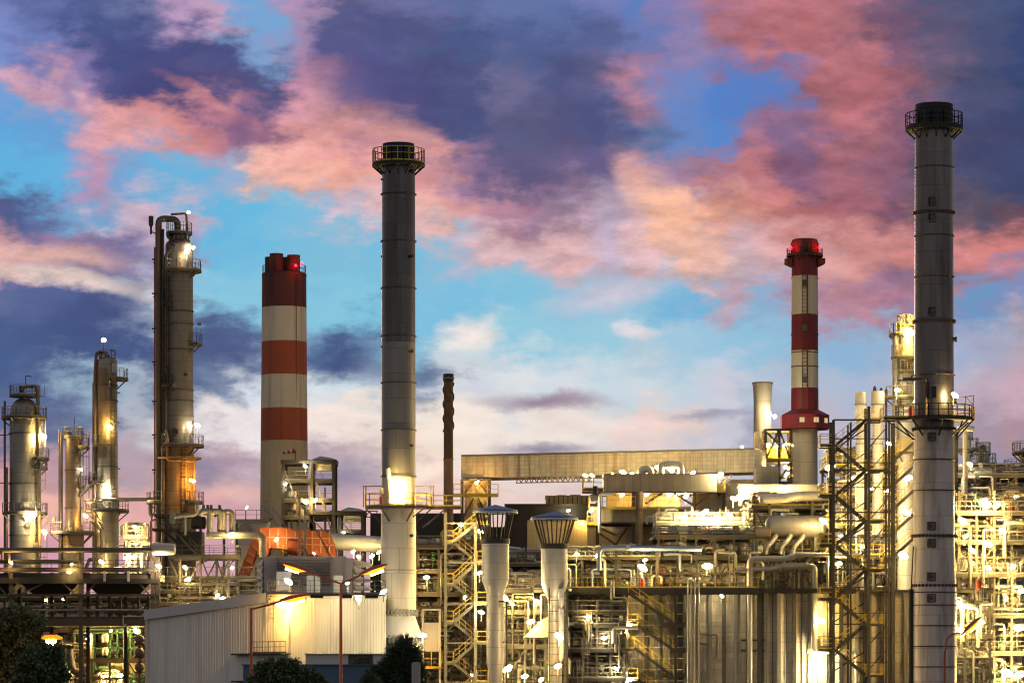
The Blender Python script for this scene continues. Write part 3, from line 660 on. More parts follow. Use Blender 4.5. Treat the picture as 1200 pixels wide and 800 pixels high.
for k, (wx, ang) in enumerate(((-5.5, -90), (11, -90), (28.3, -45))):
    rr = 30*s*math.cos(R(22.5)); a = R(ang); nx, ny = math.cos(a), math.sin(a); tx, ty = -ny, nx
    if ang == -90: c = Vector((cx+wx*s, Yq-rr, 0)); 
    else: c = Vector((cx+rr*nx, Yq+rr*ny, 0))+Vector((tx, ty, 0))*.6
    hw_ = .36
    fr = MB()
    for (za, zb_, wa, wb) in ((497, 490.5, -hw_, hw_),):
        c0, c1 = c+Vector((tx,ty,0))*wa, c+Vector((tx,ty,0))*wb
        for (p, q) in (((c0.x,c0.y,zq(za)),(c1.x,c1.y,zq(za))),((c0.x,c0.y,zq(zb_)),(c1.x,c1.y,zq(zb_))),((c0.x,c0.y,zq(za)),(c0.x,c0.y,zq(zb_))),((c1.x,c1.y,zq(za)),(c1.x,c1.y,zq(zb_)))): fr.beam(p, q, .09)
        fr.beam(((c0.x+c1.x)/2, (c0.y+c1.y)/2, zq(za)), ((c0.x+c1.x)/2, (c0.y+c1.y)/2, zq(zb_)), .05)
    w = fr.build('window_frame', M['red_dk'], cab)
    o_ = Vector((nx, ny, 0))*.02; e0, e1 = c0+o_, c1+o_
    # pane sits a little behind the frame bars
    pn = MB().add([(e0.x,e0.y,zq(497)),(e1.x,e1.y,zq(497)),(e1.x,e1.y,zq(490.5)),(e0.x,e0.y,zq(490.5))], [(0,1,2,3)]).build('window', E_WIN, cab, False)
b = MB(); lx = cx-1.5*s
for sg in (-1, 1): b.beam((lx+sg*.3, Yq-16.5*s, zq(480)), (lx+sg*.3, Yq-16.5*s, zq(297)), .07)
zc = zq(480)
while zc < zq(297): b.beam((lx-.3, Yq-16.5*s, zc), (lx+.3, Yq-16.5*s, zc), .05); zc += .5
b.build('ladder', M['steel_br'], t)
MB().beam((cx+1.6*s, Yq-16.6*s, zq(480)), (cx+1.6*s, Yq-16.6*s, zq(297)), .16).build('cable_duct', M['red2'], t)
for q in (333, 385, 446): MB().box(lx-.28, lx+.28, Yq-16.5*s-.35, Yq-16.5*s-.05, zq(q+4), zq(q-3)).build('rest_box', M['steel'], t)
lamp(926.5, 290, Yq-1.8, .4, 'left red beacon on the crown of the slender banded chimney', 'globe', E_RED)
lamp(961, 290, Yq-1.8, .4, 'right red beacon on the crown of the slender banded chimney', 'globe', E_RED)

# plain concrete stack beside it
Yp = 436.; zp = lambda q: Z(q, Yp); s = Yp/F
t = thing('concrete_stack', 'short plain concrete stack with a flared rim at the gallery end', 'chimney', (X(893.5, Yp), Yp, 0))
MB().lathe(X(893.5, Yp), Yp, [(11*s, 0), (10.6*s, zp(560)), (10.4*s, zp(470)), (11.2*s, zp(453)), (12*s, zp(450)), (12*s, zp(448)), (10.6*s, zp(448)), (10.4*s, zp(460))], 40).build('shaft', M['concrete'], t)
MB().lathe(X(893.5, Yp), Yp, [(11.9*s, zp(449.8)), (12.25*s, zp(449.8)), (12.25*s, zp(448.6)), (11.9*s, zp(448.6))], 40).build('rim', M['rustlow'], t)
MB().box(X(882, Yp), X(888, Yp), Yp-1.4, Yp-.9, 0, zp(507)).build('buttress', M['beigewall'], t)

# ================================================================== the two big grey stacks
def stack_top(t, cx, Y, r, q_rim, q_deck, rpx, rail):
    s = Y/F
    MB().lathe(cx, Y, [(r*1.0, Z(q_deck+1, Y)), (r*1.0, Z(q_rim, Y)), (r*.9, Z(q_rim, Y)), (r*.9, Z(q_rim+14, Y))], 40).build('rim', M['black'], t)
    for k in range(3): flange(t, cx, Y, r, Z(q_rim+6+k*6, Y), .1, .05, 'black')
    ring_platform(t, cx, Y, r, rpx*s, Z(q_deck, Y), deck='black', rail=rail, h=1.35, brk=12, thick=.3, rw=.075)
Ys = 330.; zs = lambda q: Z(q, Ys); s = Ys/F; cx = X(467, Ys)
t = thing('grey_stack', 'tall plain grey steel stack left of centre, thin rings at even spacing', 'chimney', (cx, Ys, 0))
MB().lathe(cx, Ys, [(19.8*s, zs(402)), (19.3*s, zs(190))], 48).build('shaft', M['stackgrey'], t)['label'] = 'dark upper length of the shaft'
MB().lathe(cx, Ys, [(20.3*s, zs(560)), (19.8*s, zs(402))], 48).build('shaft', mat('half_lit_tone_stack_steel', (.22,.205,.19), .45, .6, .14, .22, 0, (.14,.12,.1), .5, (.6,.6,.05), joint=(2.4, 5)), t)['label'] = 'middle length of the shaft, lamp glow painted into its paler colour'  # tone between dark top and pale foot, lamp glow painted into the colour
MB().lathe(cx, Ys, [(20.6*s, zs(717)), (20.3*s, zs(560))], 48).build('shaft', M['stacklow'], t)['label'] = 'lower length of the shaft, floodlight painted into its pale colour'
stack_top(t, cx, Ys, 18.5*s, 169, 192, 31, 'yellow')
for q in (228, 283, 338, 394, 449, 504, 558, 668): flange(t, cx, Ys, 20*s, zs(q), .1, .1, 'steel_br' if q < 560 else 'galv')
flange(t, cx, Ys, 20.6*s, zs(718), .3, .2, 'galv', bolts=30)
for q, a in ((202, -40), (302, -45), (413, -45), (523, -45), (628, -45)): manhole(t, cx, Ys, 20*s, zs(q), a, .16, 'steel_dk', 'port')
for q in (210, 300, 406): MB().box(cx-20.6*s, cx-19.2*s, Ys-.5, Ys-.3, zs(q+2), zs(q)).build('lug', M['steel_dk'], t)
MB().lathe(cx, Ys, [(28*1.414*s, zs(747)), (19*1.414*s, zs(721))], 4, R(45)).lathe(cx, Ys, [(20.2*s, zs(735)), (20.5*s, zs(719))], 24).build('transition_hood', M['trim'], t, ang=20)
flange(t, cx, Ys, 27*s, zs(749), .35, .15, 'galv', bolts=36)
b = MB(); b.box(cx-28*s, cx+28*s, Ys-2, Ys+2, zs(757), zs(752))
for xx in (-27, -9, 9, 27): b.beam((cx+xx*s, Ys-1.9, zs(757)), (cx+xx*s, Ys-1.9, zs(872)), .3)
for xx in (-27, 9): b.beam((cx+xx*s, Ys-1.9, zs(757)), (cx+(xx+18)*s, Ys-1.9, zs(790)), .16)
b.build('base_frame', M['galv'], t)
# gallery deck round the stack
ring_platform(t, cx, Ys, 20.5*s, 39*s, zs(594), -180, 0, rail='yellow', deck='steel_br', h=1.25, brk=7, rw=.07)
landing(t, cx+20*s, cx+74*s, Ys-1.4, Ys-.05, zs(594), 'steel_br', 'yellow', 'fb', name='gallery_deck')
for k in (30, 56): MB().beam((cx+k*s, Ys-.8, zs(596)), (cx+(k-28)*s, Ys-.8, zs(618)), .12).build('brace', M['steel'], t)
for sg in (-1, 1):
    b = MB()
    for xx in (38, 41): b.beam((cx+sg*xx*s, Ys-.3, zs(594)), (cx+sg*xx*s, Ys-.3, zs(569)), .1)
    b.beam((cx+sg*41*s, Ys-.3, zs(570)), (cx+sg*20*s, Ys-.3, zs(569.5)), .08); b.build('davit', M['galv'], t)
pipe(t, [(cx-9*s, Ys-21*s, zs(590)), (cx-9*s, Ys-21*s, zs(572)), (cx-12*s, Ys-21*s, zs(550))], .24, 'clad_lt', 8, 'sample_pipe')
MB().box(cx-21*s, cx-17*s, Ys-2.2, Ys-1.8, zs(580), zs(573)).build('junction_box', M['galv'], t)
MB().box(cx-21*s, cx-18*s, Ys-2.9, Ys-2.6, zs(592), zs(584)).build('notice_box', M['signred'], t)

Yr = 332.; zr = lambda q: Z(q, Yr); s = Yr/F; cx = X(1094.5, Yr)
t = thing('grey_stack', 'tall blotched grey steel stack at the right with bolted rings and square ports', 'chimney', (cx, Yr, 0))
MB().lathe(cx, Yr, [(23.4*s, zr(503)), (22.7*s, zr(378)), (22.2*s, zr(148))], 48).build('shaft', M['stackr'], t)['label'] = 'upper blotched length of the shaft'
MB().lathe(cx, Yr, [(24.2*s, zr(640)), (23.4*s, zr(503))], 48).build('shaft', M['stackm'], t)['label'] = 'middle length of the shaft, plant glow painted into its colour'
MB().lathe(cx, Yr, [(26.5*s, max(0, zr(880))), (26.3*s, zr(692)), (24.2*s, zr(640))], 48).build('shaft', M['stackm'], t)['label'] = 'lowest length of the shaft, plant glow painted into its paler colour'
stack_top(t, cx, Yr, 22*s, 123, 150, 34, 'steel_dk')
for q in (250, 377, 503, 628, 686): flange(t, cx, Yr, (22.3+(q-150)*.0052)*s, zr(q), .14, .1, 'steel_br', 'bolted_ring', 34)
for q in (197, 277, 325, 440, 539, 575, 694, 709, 733, 757, 781): flange(t, cx, Yr, (22.3+(q-150)*.0052)*s if q < 650 else 26.3*s, zr(q), .1, .08, 'steel_br')
for q in (239, 258, 367, 513, 617, 637, 676, 701):
    a = R(-104); rr = (22.3+(q-150)*.0052)*s if q < 650 else 26.2*s; c, s_ = math.cos(a), math.sin(a); px_, py_ = cx+rr*c, Yr+rr*s_
    pt = MB()
    for (x0, x1, z0, z1) in ((-.42, -.3, -.4, .4), (.3, .42, -.4, .4), (-.3, .3, .3, .4), (-.3, .3, -.4, -.3)): pt.box(px_+x0, px_+x1, py_-.2, py_+.15, zr(q)+z0, zr(q)+z1)
    pt.axis((px_, py_+.1, zr(q)), (px_, py_-1, zr(q)), [(0, .2), (.3, .2), (.3, .001)], 12).build('port', M['steel'], t)
for q in (398, 470): manhole(t, cx, Yr, 22.6*s, zr(q), -5, .3)
ring_platform(t, cx, Yr, 22.8*s, 45*s, zr(491), -180, 15, rail='steel_dk', deck='steel_dk', h=1.25, brk=9, rw=.075)
landing(t, cx-62*s, cx-22.5*s, Yr-2.4, Yr+.6, zr(491), 'steel_dk', 'yellow', 'fb', name='gallery_deck')
landing(t, cx+22*s, cx+46*s, Yr-.9, Yr+1.4, zr(491), 'steel_dk', 'yellow', 'fbr', name='gallery_deck')
for x0, x1 in ((-58, -24), (-44, -26), (44, 24), (32, 24)): MB().beam((cx+x0*s, Yr-1, zr(493)), (cx+x1*s, Yr-1, zr(516)), .13).build('brace', M['steel_dk'], t)
b = MB()
for xx in (36, 45): b.beam((cx+xx*s, Yr-.6, zr(491)), (cx+xx*s, Yr-.6, zr(465)), .09)
b.beam((cx+30*s, Yr-.6, zr(466)), (cx+46*s, Yr-.6, zr(464)), .09).beam((cx+36*s, Yr-.6, zr(465)), (cx+45*s, Yr-.6, zr(475)), .06)
b.build('davit', M['steel_dk'], t)
pipe(t, [(cx-38*s, Yr-1.6, zr(446)), (cx-13*s, Yr-2.1, zr(446)), (cx-13*s, Yr-2.1, zr(491))], .17, 'pipe_dk', 8, 'bent_pipe')
MB().box(cx-6*s, cx-1*s, Yr-2.5, Yr-2, zr(468), zr(455)).build('instrument_box', M['steel_dk'], t)
# curved ladder enclosure on left flank of stack foot
MB().beam((cx-25*s, Yr-.6, zr(640)), (cx-27.5*s, Yr-.6, zr(690)), .12).build('guide_rail', M['steel_dk'], t)
pipe(t, [(cx-28*s, Yr-.5, zr(690)), (cx-28*s, Yr-.5, zr(880))], .2, 'steel_dk', 8, 'downpipe')

# spiral-straked brown stack
Yb = 400.; zb = lambda q: Z(q, Yb); s = Yb/F; cx = X(525.5, Yb)
t = thing('brown_stack', 'narrow dark brown rusty stack wrapped by spiral fins, right of the tall plain stack', 'chimney', (cx, Yb, 0))
MB().lathe(cx, Yb, [(5.6*s, zb(538)), (5.4*s, zb(447))], 24).build('shaft', M['brownstack'], t)
MB().lathe(cx, Yb, [(5.8*s, zb(880)), (5.7*s, zb(538))], 24).build('shaft', M['rustlow'], t)['label'] = 'paler rusty lower length'
MB().lathe(cx, Yb, [(6.2*s, zb(447)), (6.2*s, zb(438)), (5.2*s, zb(438)), (5.2*s, zb(444))], 24).build('rim', M['black'], t)
flange(t, cx, Yb, 6*s, zb(443), .12, .12, 'galv'); flange(t, cx, Yb, 5.6*s, zb(538), .14, .06, 'rustlow')
for k in range(3):
    vs = []; fs = []; n = 60
    for i in range(n+1):
        a = k*2*PI/3+i/n*2*PI*1.15; z = zb(448)+(zb(506)-zb(448))*i/n
        for rr in (5.3*s, 7.0*s): vs.append((cx+rr*math.cos(a), Yb+rr*math.sin(a), z))
    for i in range(n): fs.append((2*i, 2*i+1, 2*i+3, 2*i+2))
    MB().add(vs, fs).build('spiral_fin', M['brownstack'], t)
# ================================================================== module generator: steel frame packed with pipework
def module(label, x0, x1, levels, bot, Y, dep=6.0, npost=5, seed=1, name='process_unit', rail='yellow', steel='steel', pipes=('pipe','galv','clad'), nh=3, nv=10, ves=2, exch=1,
           group=None, top=None, valves=6, brace=True, ladder=True, pr=(.07,.22), cat='process unit', beams=True, posts=True, serp=10, boxes=6, tall=5):
    """levels: photo rows of the decks, top first; bot: row where the frame ends (or goes to the ground)"""
    rg = random.Random(seed); s = Y/F; xa, xb = X(x0, Y), X(x1, Y); zt = [Z(q, Y) for q in levels]; z0 = max(0.0, Z(bot, Y))
    t = thing(name, label, cat, ((xa+xb)/2, Y, 0), group)
    ztop = Z(top, Y) if top else zt[0]+1.2
    if posts:
        for i in range(npost):
            x = xa+(xb-xa)*i/(npost-1)
            for yy in (Y, Y+dep): MB().ibeam((x, yy, z0 if z0 > .5 else 0), (x, yy, zt[0] if yy > Y or i % 2 else ztop), .24, .24).build('post', M[steel], t, False)
    bounds = zt+[z0]
    for li, z in enumerate(zt):
        b = MB(); b.box(xa-.3, xb+.3, Y-.3, Y+dep+.3, z-.05, z)
        b.box(xa-.3, xb+.3, Y-.33, Y-.2, z-.34, z-.051); b.box(xa-.3, xb+.3, Y+dep+.2, Y+dep+.33, z-.34, z-.051)
        dk = b.build('deck', M[steel], t, False)
        ra = MB(); ra.railing([(xa-.3, Y-.25, z), (xb+.3, Y-.25, z)], 1.1, 1.6, .06); ra.railing([(xb+.3, Y, z), (xb+.3, Y+dep, z)], 1.1, 1.6, .06); ra.railing([(xa-.3, Y, z), (xa-.3, Y+dep, z)], 1.1, 1.6, .06)
        ra.build('railing', M[rail], dk, False)
        zl = bounds[li+1]; hgt = z-zl
        if hgt < 1: continue
        if brace:
            for i in range(npost-1):
                if rg.random() < .55:
                    xl, xr = xa+(xb-xa)*i/(npost-1), xa+(xb-xa)*(i+1)/(npost-1); yy = Y+rg.choice((0, dep))
                    if rg.random() < .5: xl, xr = xr, xl
                    MB().beam((xl, yy, zl+.2), (xr, yy, z-.3), .14).build('brace', M[steel], t, False)
        if ladder and rg.random() < .6:
            xx = rg.uniform(xa+.5, xb-.5); MB().ladder(xx, Y-.55, zl, z+1.1, .5).build('ladder', M[rail if rg.random() < .5 else 'galv'], t, False)
    for k in range(tall):
        x = rg.uniform(xa+.2, xb-.2); y = Y-.45-rg.random()*.3; zh_ = zt[0]-rg.random()*2; zl_ = max(.0, zt[min(len(zt)-1, 1+k % 2)]-rg.random()*2 if len(zt) > 1 else z0); r = rg.uniform(.08, .2); dx = rg.choice((-1, 1))*rg.uniform(.8, 2.5)
        pipe(t, [(x, y, zl_), (x, y, zh_), (x+dx, y, zh_), (x+dx, y+1.5, zh_)], r, rg.choice(pipes), 8, 'long_riser')
    # pipes and vessels in each bay (also above the top deck when top is set)
    bays = ([(zt[0], ztop)] if top else [])+[(bounds[i+1], bounds[i]-.35) for i in range(len(zt))]
    for (zl, zh) in bays:
        h = zh-zl
        if h < .8: continue
        for k in range(nh):
            z = zl+h*rg.uniform(.15, .92); y = Y+rg.uniform(.1, dep*.8); r = rg.uniform(*pr); a, c = sorted((rg.uniform(xa-.5, xb), rg.uniform(xa, xb+.5)))
            if c-a < (xb-xa)*.25: a, c = xa-.3, xb+.3
            pts = [(a, y, z), (c, y, z)]
            if rg.random() < .65: pts = [(a, y, z+rg.choice((-1, 1))*h*.3*rg.random()), *pts]
            if rg.random() < .65: pts = [*pts, (c, y, max(zl, z-h*rg.uniform(.2, .8)))]
            pipe(t, pts, r, rg.choice(pipes), 8)
        for k in range(nv):
            x = rg.uniform(xa, xb); y = Y+rg.uniform(-.1, dep*.7); r = rg.uniform(pr[0]*.8, pr[1]*.8); za = zl; zb_ = zl+h*rg.uniform(.45, 1.0)
            pts = [(x, y, za), (x, y, zb_)]
            if rg.random() < .6:
                dx = rg.choice((-1, 1))*rg.uniform(.5, 2.2); pts.append((x+dx, y, zb_))
                if rg.random() < .5: pts.append((x+dx, y, max(zl, zb_-h*rg.uniform(.2, .6))))
            pipe(t, pts, r, rg.choice(pipes), 7, 'riser_pipe')
        for k in range(serp):
            x, y = rg.uniform(xa, xb), Y+rg.uniform(-.15, dep*.6); zc = zl+h*rg.uniform(.05, .3); pts = [(x, y, zl), (x, y, zc)]; r = rg.uniform(.035, .08)
            for j in range(rg.randint(4, 9)):
                if j % 3 == 0: x = min(xb+.2, max(xa-.2, x+rg.choice((-1, 1))*rg.uniform(.8, 4)))
                elif j % 3 == 1: zc = zl+h*rg.uniform(.05, .95)
                else: y = Y+rg.uniform(-.15, dep*.6)
                if (Vector((x, y, zc))-Vector(pts[-1])).length > .2: pts.append((x, y, zc))
            MB().tube(pts, r, 6, 2).build('conduit', M[rg.choice(pipes+('steel', 'pipe_dk'))], t)
        for k in range(boxes):
            x, y, zc = rg.uniform(xa, xb), Y+rg.uniform(-.2, .5), zl+h*rg.uniform(.15, .6); w = rg.uniform(.2, .5)
            MB().box(x-w/2, x+w/2, y, y+.25, zc, zc+w*1.3).beam((x, y+.13, zl), (x, y+.13, zc), .06).build('instrument_box', M[rg.choice(('galv', 'trim', 'steel', 'pipe_dk'))], t, False)
        if beams and h > 2.2:
            zc = zl+h*rg.uniform(.45, .6)
            for yy in (Y+.05, Y+dep*.5): MB().beam((xa, yy, zc), (xb, yy, zc), .12, .2).build('beam', M[steel], t, False)
        for k in range(ves):
            x = rg.uniform(xa+.6, xb-.6); y = Y+rg.uniform(.8, dep*.8); r = rg.uniform(.35, .75); hh = h*rg.uniform(.5, .95)
            v = MB().drum((x, y, zl+.2), (x, y, zl+hh), r, 16, .4)
            for a in (0, 2.1, 4.2): v.beam((x+r*.8*math.cos(a), y+r*.8*math.sin(a), zl), (x+r*.8*math.cos(a), y+r*.8*math.sin(a), zl+.7), .1)
            v.build('vessel', M[rg.choice(('clad', 'clad_lt', 'pipe'))], t)
        for k in range(exch):
            x = rg.uniform(xa, xb-3); L = rg.uniform(2.5, 5); y = Y+rg.uniform(.6, dep*.7); r = rg.uniform(.3, .55); z = zl+r+.35+rg.random()*.4*h*.3
            v = MB().drum((x, y, z), (x+L, y, z), r, 16, .35)
            for f_ in (.15, .85): v.axis((x+L*f_, y, z), (x+L*f_+.1, y, z), [(0, r), (0, r+.1), (.1, r+.1), (.1, r)], 16).box(x+L*f_-.1, x+L*f_+.2, y-r*.8, y+r*.8, zl, z-r*.7)
            v.build('exchanger', M[rg.choice(('clad', 'clad_lt', 'galv'))], t)
        for k in range(valves):
            x = rg.uniform(xa, xb); y = Y+rg.uniform(-.05, .8); z = zl+h*rg.uniform(.15, .7)
            v = MB().axis((x-.22, y, z), (x+.22, y, z), [(0, .001), (0, .2), (.08, .2), (.08, .1), (.36, .1), (.36, .2), (.44, .2), (.44, .001)], 10).tube([(x, y, z), (x, y, z+.5)], .05, 6)
            v.lathe(x, y, [(.18, z+.5), (.22, z+.53), (.18, z+.56)], 10).tube([(x, y, z), (x, y, zl)], .06, 6)
            v.build('valve', M[rg.choice(('pipe_red', 'galv', 'galv', 'pipe_dk', 'pipe_green'))], t)
    return t

# ================================================================== left pipe rack
Y = 362.; z = lambda q: Z(q, Y); x_ = lambda p: X(p, Y); s = Y/F
t = thing('pipe_rack', 'long dark brown pipe rack running in from the left edge, lit from behind', 'pipe rack', (x_(90), Y, 0))
for p, tp in ((-32, 650), (13, 660), (95, 648), (179, 652), (185, 652)): MB().ibeam((x_(p), Y, 0), (x_(p), Y, z(tp)), .42, .42).build('post', M['steel_br'], t, False)
for p in (-32, 52, 13, 95, 140, 179): MB().ibeam((x_(p), Y+6, 0), (x_(p), Y+6, z(668)), .36, .36).build('post', M['steel_dk'], t, False)
for q, hh, m in ((668, .3, 'steel_br'), (680.5, .5, 'steel_dk'), (697, .25, 'steel_dk')): MB().box(x_(-40), x_(186), Y-.3, Y+.1, z(q)-hh/2, z(q)+hh/2).build('beam', M[m], t, False)
MB().box(x_(-40), x_(187), Y-.4, Y+6, z(733), z(724.5)).build('beam', M['steel_br'], t, False)['label'] = 'deep brown lower girder'
MB().box(x_(-40), x_(98), Y+.2, Y+6, z(680), z(671)).build('cable_trough', M['steel_dk'], t, False)
MB().box(x_(98), x_(186), Y+.2, Y+6, z(680), z(671.5)).build('cable_trough', M['steel_br'], t, False)
# hopper shaped air cooler plenums under the top deck
for p0, p1 in ((-38, 20), (22, 92), (98, 176)):
    MB().add([(x_(p0),Y+.6,z(682)),(x_(p1),Y+.6,z(682)),(x_(p1),Y+5.5,z(682)),(x_(p0),Y+5.5,z(682)),(x_(p0+16),Y+2,z(697)),(x_(p1-16),Y+2,z(697)),(x_(p1-16),Y+4.2,z(697)),(x_(p0+16),Y+4.2,z(697))],
             [(0,1,5,4),(1,2,6,5),(2,3,7,6),(3,0,4,7),(7,6,5,4),(0,3,2,1)]).build('plenum', M['steel_dk'], t, False)
ra = MB().railing([(x_(-40), Y-.3, z(668)+.15), (x_(186), Y-.3, z(668)+.15)], .9, 2.2, .05); ra.build('railing', M['steel_dk'], t, False)
ra = MB().railing([(x_(-40), Y-.4, z(724)), (x_(172), Y-.4, z(724))], 1.0, 1.5, .05); ra.build('railing', M['steel_dk'], t, False)
for p, q in ((15, 92), (93, 52), (97, 128), (178, 148), (10, -20)): MB().beam((x_(p), Y-.02, z(700)), (x_(p+(q-p)*.5), Y-.02, z(682)), .16).build('brace', M['steel_br'], t, False)
for p in (46, 72, 110, 124, 137, 158, 170): MB().beam((x_(p), Y+3.2, z(724)), (x_(p), Y+3.2, z(697)), .3).build('hanger', M['steel_dk'], t, False)
for p, q in ((122, 138), (137, 122), (158, 172)): MB().beam((x_(p), Y+3.4, z(724)), (x_(q), Y+3.4, z(700)), .22).build('brace', M['steel_dk'], t, False)
for p in (123, 151): MB().box(x_(p)-.12, x_(p)+.12, Y-.42, Y-.3, z(681), z(669)).build('stiffener', M['trim'], t, False)
for q, r, a, c, m in ((657, .22, -40, 95, 'pipe_dk'), (675, .12, -40, 92, 'galv'), (679, .1, -40, 60, 'galv'), (708, .1, 40, 90, 'galv'), (714, .14, 36, 170, 'pipe')):
    pipe(t, [(x_(a), Y+1.2, z(q)), (x_(c), Y+1.2, z(q))], r, m)
pipe(t, [(x_(97), Y+.9, z(671)), (x_(103), Y+.9, z(657)), (x_(103), Y+.9, z(655)), (x_(108), Y+.9, z(655))], .2, 'clad')
pipe(t, [(x_(145), Y-.6, z(732)), (x_(145), Y-.6, z(722)), (x_(187), Y-.6, z(722))], .08, 'galv', 6); pipe(t, [(x_(145), Y-.6, z(731)), (x_(149), Y-.6, z(732)), (x_(149), Y-.6, z(740))], .07, 'galv', 6)
# top header pipe with drum
t = thing('header_pipe', 'long thick horizontal grey pipe above the rack ending in a short blunt drum', 'pipe', (x_(90), Y-.6, 0))
pipe(t, [(x_(-40), Y-.6, z(644.5)), (x_(180), Y-.6, z(644.5))], .27, 'pipe_dk', 10)
MB().axis((x_(179), Y-.8, z(643.5)), (x_(206), Y-.8, z(643.5)), [(0, .001), (0, .55), (.15, .66), (.9, .66), (2.2, .62), (2.45, .5), (2.45, .001)], 20).build('drum', M['clad_lt'], t)
for p in (12, 95, 178): MB().beam((x_(p), Y-.6, z(660)), (x_(p), Y-.6, z(647)), .2).build('support', M['steel_br'], t)
MB().tube([(x_(3), Y-.6, z(656)), (x_(3), Y-.6, z(648))], .12, 8).ball((x_(3), Y-.6, z(647)), .25).build('valve', M['pipe_dk'], t)
# unit below the rack
t = module('green piped unit glowing under the dark rack, left of the white hall', 64, 172, [737, 772], 812, 374, 5, 6, 11, rail='steel_br', steel='steel_br', pipes=('pipe','galv','pipe_green','clad'), nh=4, nv=24, ves=2, exch=2, valves=6)
Y2 = 372; z2 = lambda q: Z(q, Y2); X2 = lambda p: X(p, Y2)
for q in (737, 741, 759): pipe(t, [(X2(90), Y2, z2(q)), (X2(165), Y2, z2(q)), (X2(165), Y2, z2(q+14))], .09, 'pipe_green', 6)
for p in (129, 137, 152): pipe(t, [(X2(p), Y2+.2, z2(737)), (X2(p), Y2+.2, z2(770))], .1, 'pipe_green', 6)
MB().box(X2(80), X2(172), Y2-.6, Y2-.1, z2(775), z2(771)).build('beam', M['steel_br'], t)
MB().lathe(X2(124), Y2-.5, [(.01, z2(753)), (.38, z2(752)), (.4, z2(744)), (.3, z2(742)), (.01, z2(742))], 14).lathe(X2(124), Y2-.5, [(.01, z2(768)), (.34, z2(767)), (.36, z2(760)), (.25, z2(758)), (.01, z2(758))], 14).build('filter_pot', M['clad_lt'], t)
pipe(t, [(X2(84), Y2-1.5, z2(760)), (X2(84), Y2-1.5, z2(768)), (X2(87), Y2-1.5, z2(786)), (X2(98), Y2-1.5, z2(788))], .42, 'clad', 12, 'elbow_duct')
pipe(t, [(X2(70), Y2-.8, z2(754)), (X2(104), Y2-.8, z2(754))], .13, 'pipe'); pipe(t, [(X2(70), Y2-.8, z2(762)), (X2(98), Y2-.8, z2(762))], .2, 'clad')
MB().lathe(X2(107.5), Y2-.3, [(.22, z2(772)), (.22, z2(742)), (.01, z2(742))], 12).build('white_column', M['white'], t)
t = module('dim steelwork seen through the slot in the dark rack', -20, 182, [700, 722], 740, 380, 5, 9, 12, rail='galv', steel='steel_dk', nh=5, nv=21, ves=1, exch=2, valves=8)
tag(MB().lathe(X(163, 378), 381, [(4.6, 0), (4.6, Z(806, 381)), (4.2, Z(797, 381)), (3.2, Z(789, 381)), (1.8, Z(784, 381)), (.01, Z(782, 381))], 40).build('storage_tank', M['tankgreen']), 'round green tank with a domed roof, half hidden by the white hall', 'tank')
for q, lab in ((748.5, 'uppermost of three round pale drums stacked at the edge of the white hall'), (764, 'middle of three round pale drums stacked at the edge of the white hall'), (781.5, 'lowest of three round pale drums stacked at the edge of the white hall')):
    c = P(163, q, 355); d = thing('round_drum', lab, 'drum', (c.x, c.y, c.z-.5), 'round drums by the white hall')
    MB().drum((c.x, c.y-.5, c.z), (c.x, c.y+1.2, c.z), .45, 18, .5).build('shell', M['clad_dk'], d); MB().box(c.x-.5, c.x+.5, c.y-.2, c.y+.9, c.z-.62, c.z-.42).build('cradle', M['steel_br'], d)
    MB().beam((c.x, c.y+.4, 0 if q > 775 else c.z-1.4), (c.x, c.y+.4, c.z-.62), .2).build('leg', M['steel_br'], d)
tag(MB().box(X(-80, 395), X(182, 395), 395, 400, 0, Z(700, 395)).box(X(-80, 395)-.2, X(182, 395)+.2, 394.8, 400.2, Z(700, 395), Z(698, 395)).build('service_building', M['beigewall'], None, False), 'low beige shed behind the dark pipe rack', 'building')
tag(MB().box(X(60, 368), X(175, 368), 377.5, 379.2, 0, Z(778, 377)).box(X(60, 368)-.1, X(175, 368)+.1, 377.4, 379.3, Z(778, 377), Z(776.5, 377)).build('block_wall', M['beigewall'], None, False), 'beige block wall behind the green piped unit', 'wall')

# small lit skid between the columns
t = module('small white skid of pipes glowing between the two-tone and the tallest column', 148, 170, [628, 652], 690, 388, 3, 3, 21, rail='white', steel='white', pipes=('white','pipe','clad_lt'), nh=3, nv=10, ves=1, exch=0, top=612, valves=3)

# ================================================================== cooler structure at the foot of the tallest column
Y = 372.; z = lambda q: Z(q, Y); x_ = lambda p: X(p, Y); s = Y/F
t = thing('cooler_structure', 'dark steel platform with four arched pipes at the foot of the tallest column', 'process unit', (x_(240), Y, 0))
for p in (211, 235, 254, 268): MB().ibeam((x_(p), Y, 0), (x_(p), Y, z(602 if p == 235 else 650)), .26, .26).build('post', M['steel_dk'], t, False)
for p in (205, 258, 273): MB().ibeam((x_(p), Y+5, 0), (x_(p), Y+5, z(610)), .28, .28).build('post', M['steel'], t, False)
landing(t, x_(198), x_(278), Y-.8, Y+5, z(651), 'steel', 'steel', 'fbr', name='deck', thick=.35)
landing(t, x_(178), x_(212), Y-.2, Y+3, z(619), 'steel_dk', 'steel_dk', 'b', name='deck')
landing(t, x_(180), x_(232), Y+.5, Y+4, z(603), 'steel_dk', 'steel', 'f', name='deck')
flight(t, (x_(232), Y-.3, z(651)), (x_(196), Y-.3, z(612)), .9, 'steel_dk', 'steel'); flight(t, (x_(226), Y+1.2, z(651)), (x_(188), Y+1.2, z(619)), .9, 'steel_dk', 'steel_br')
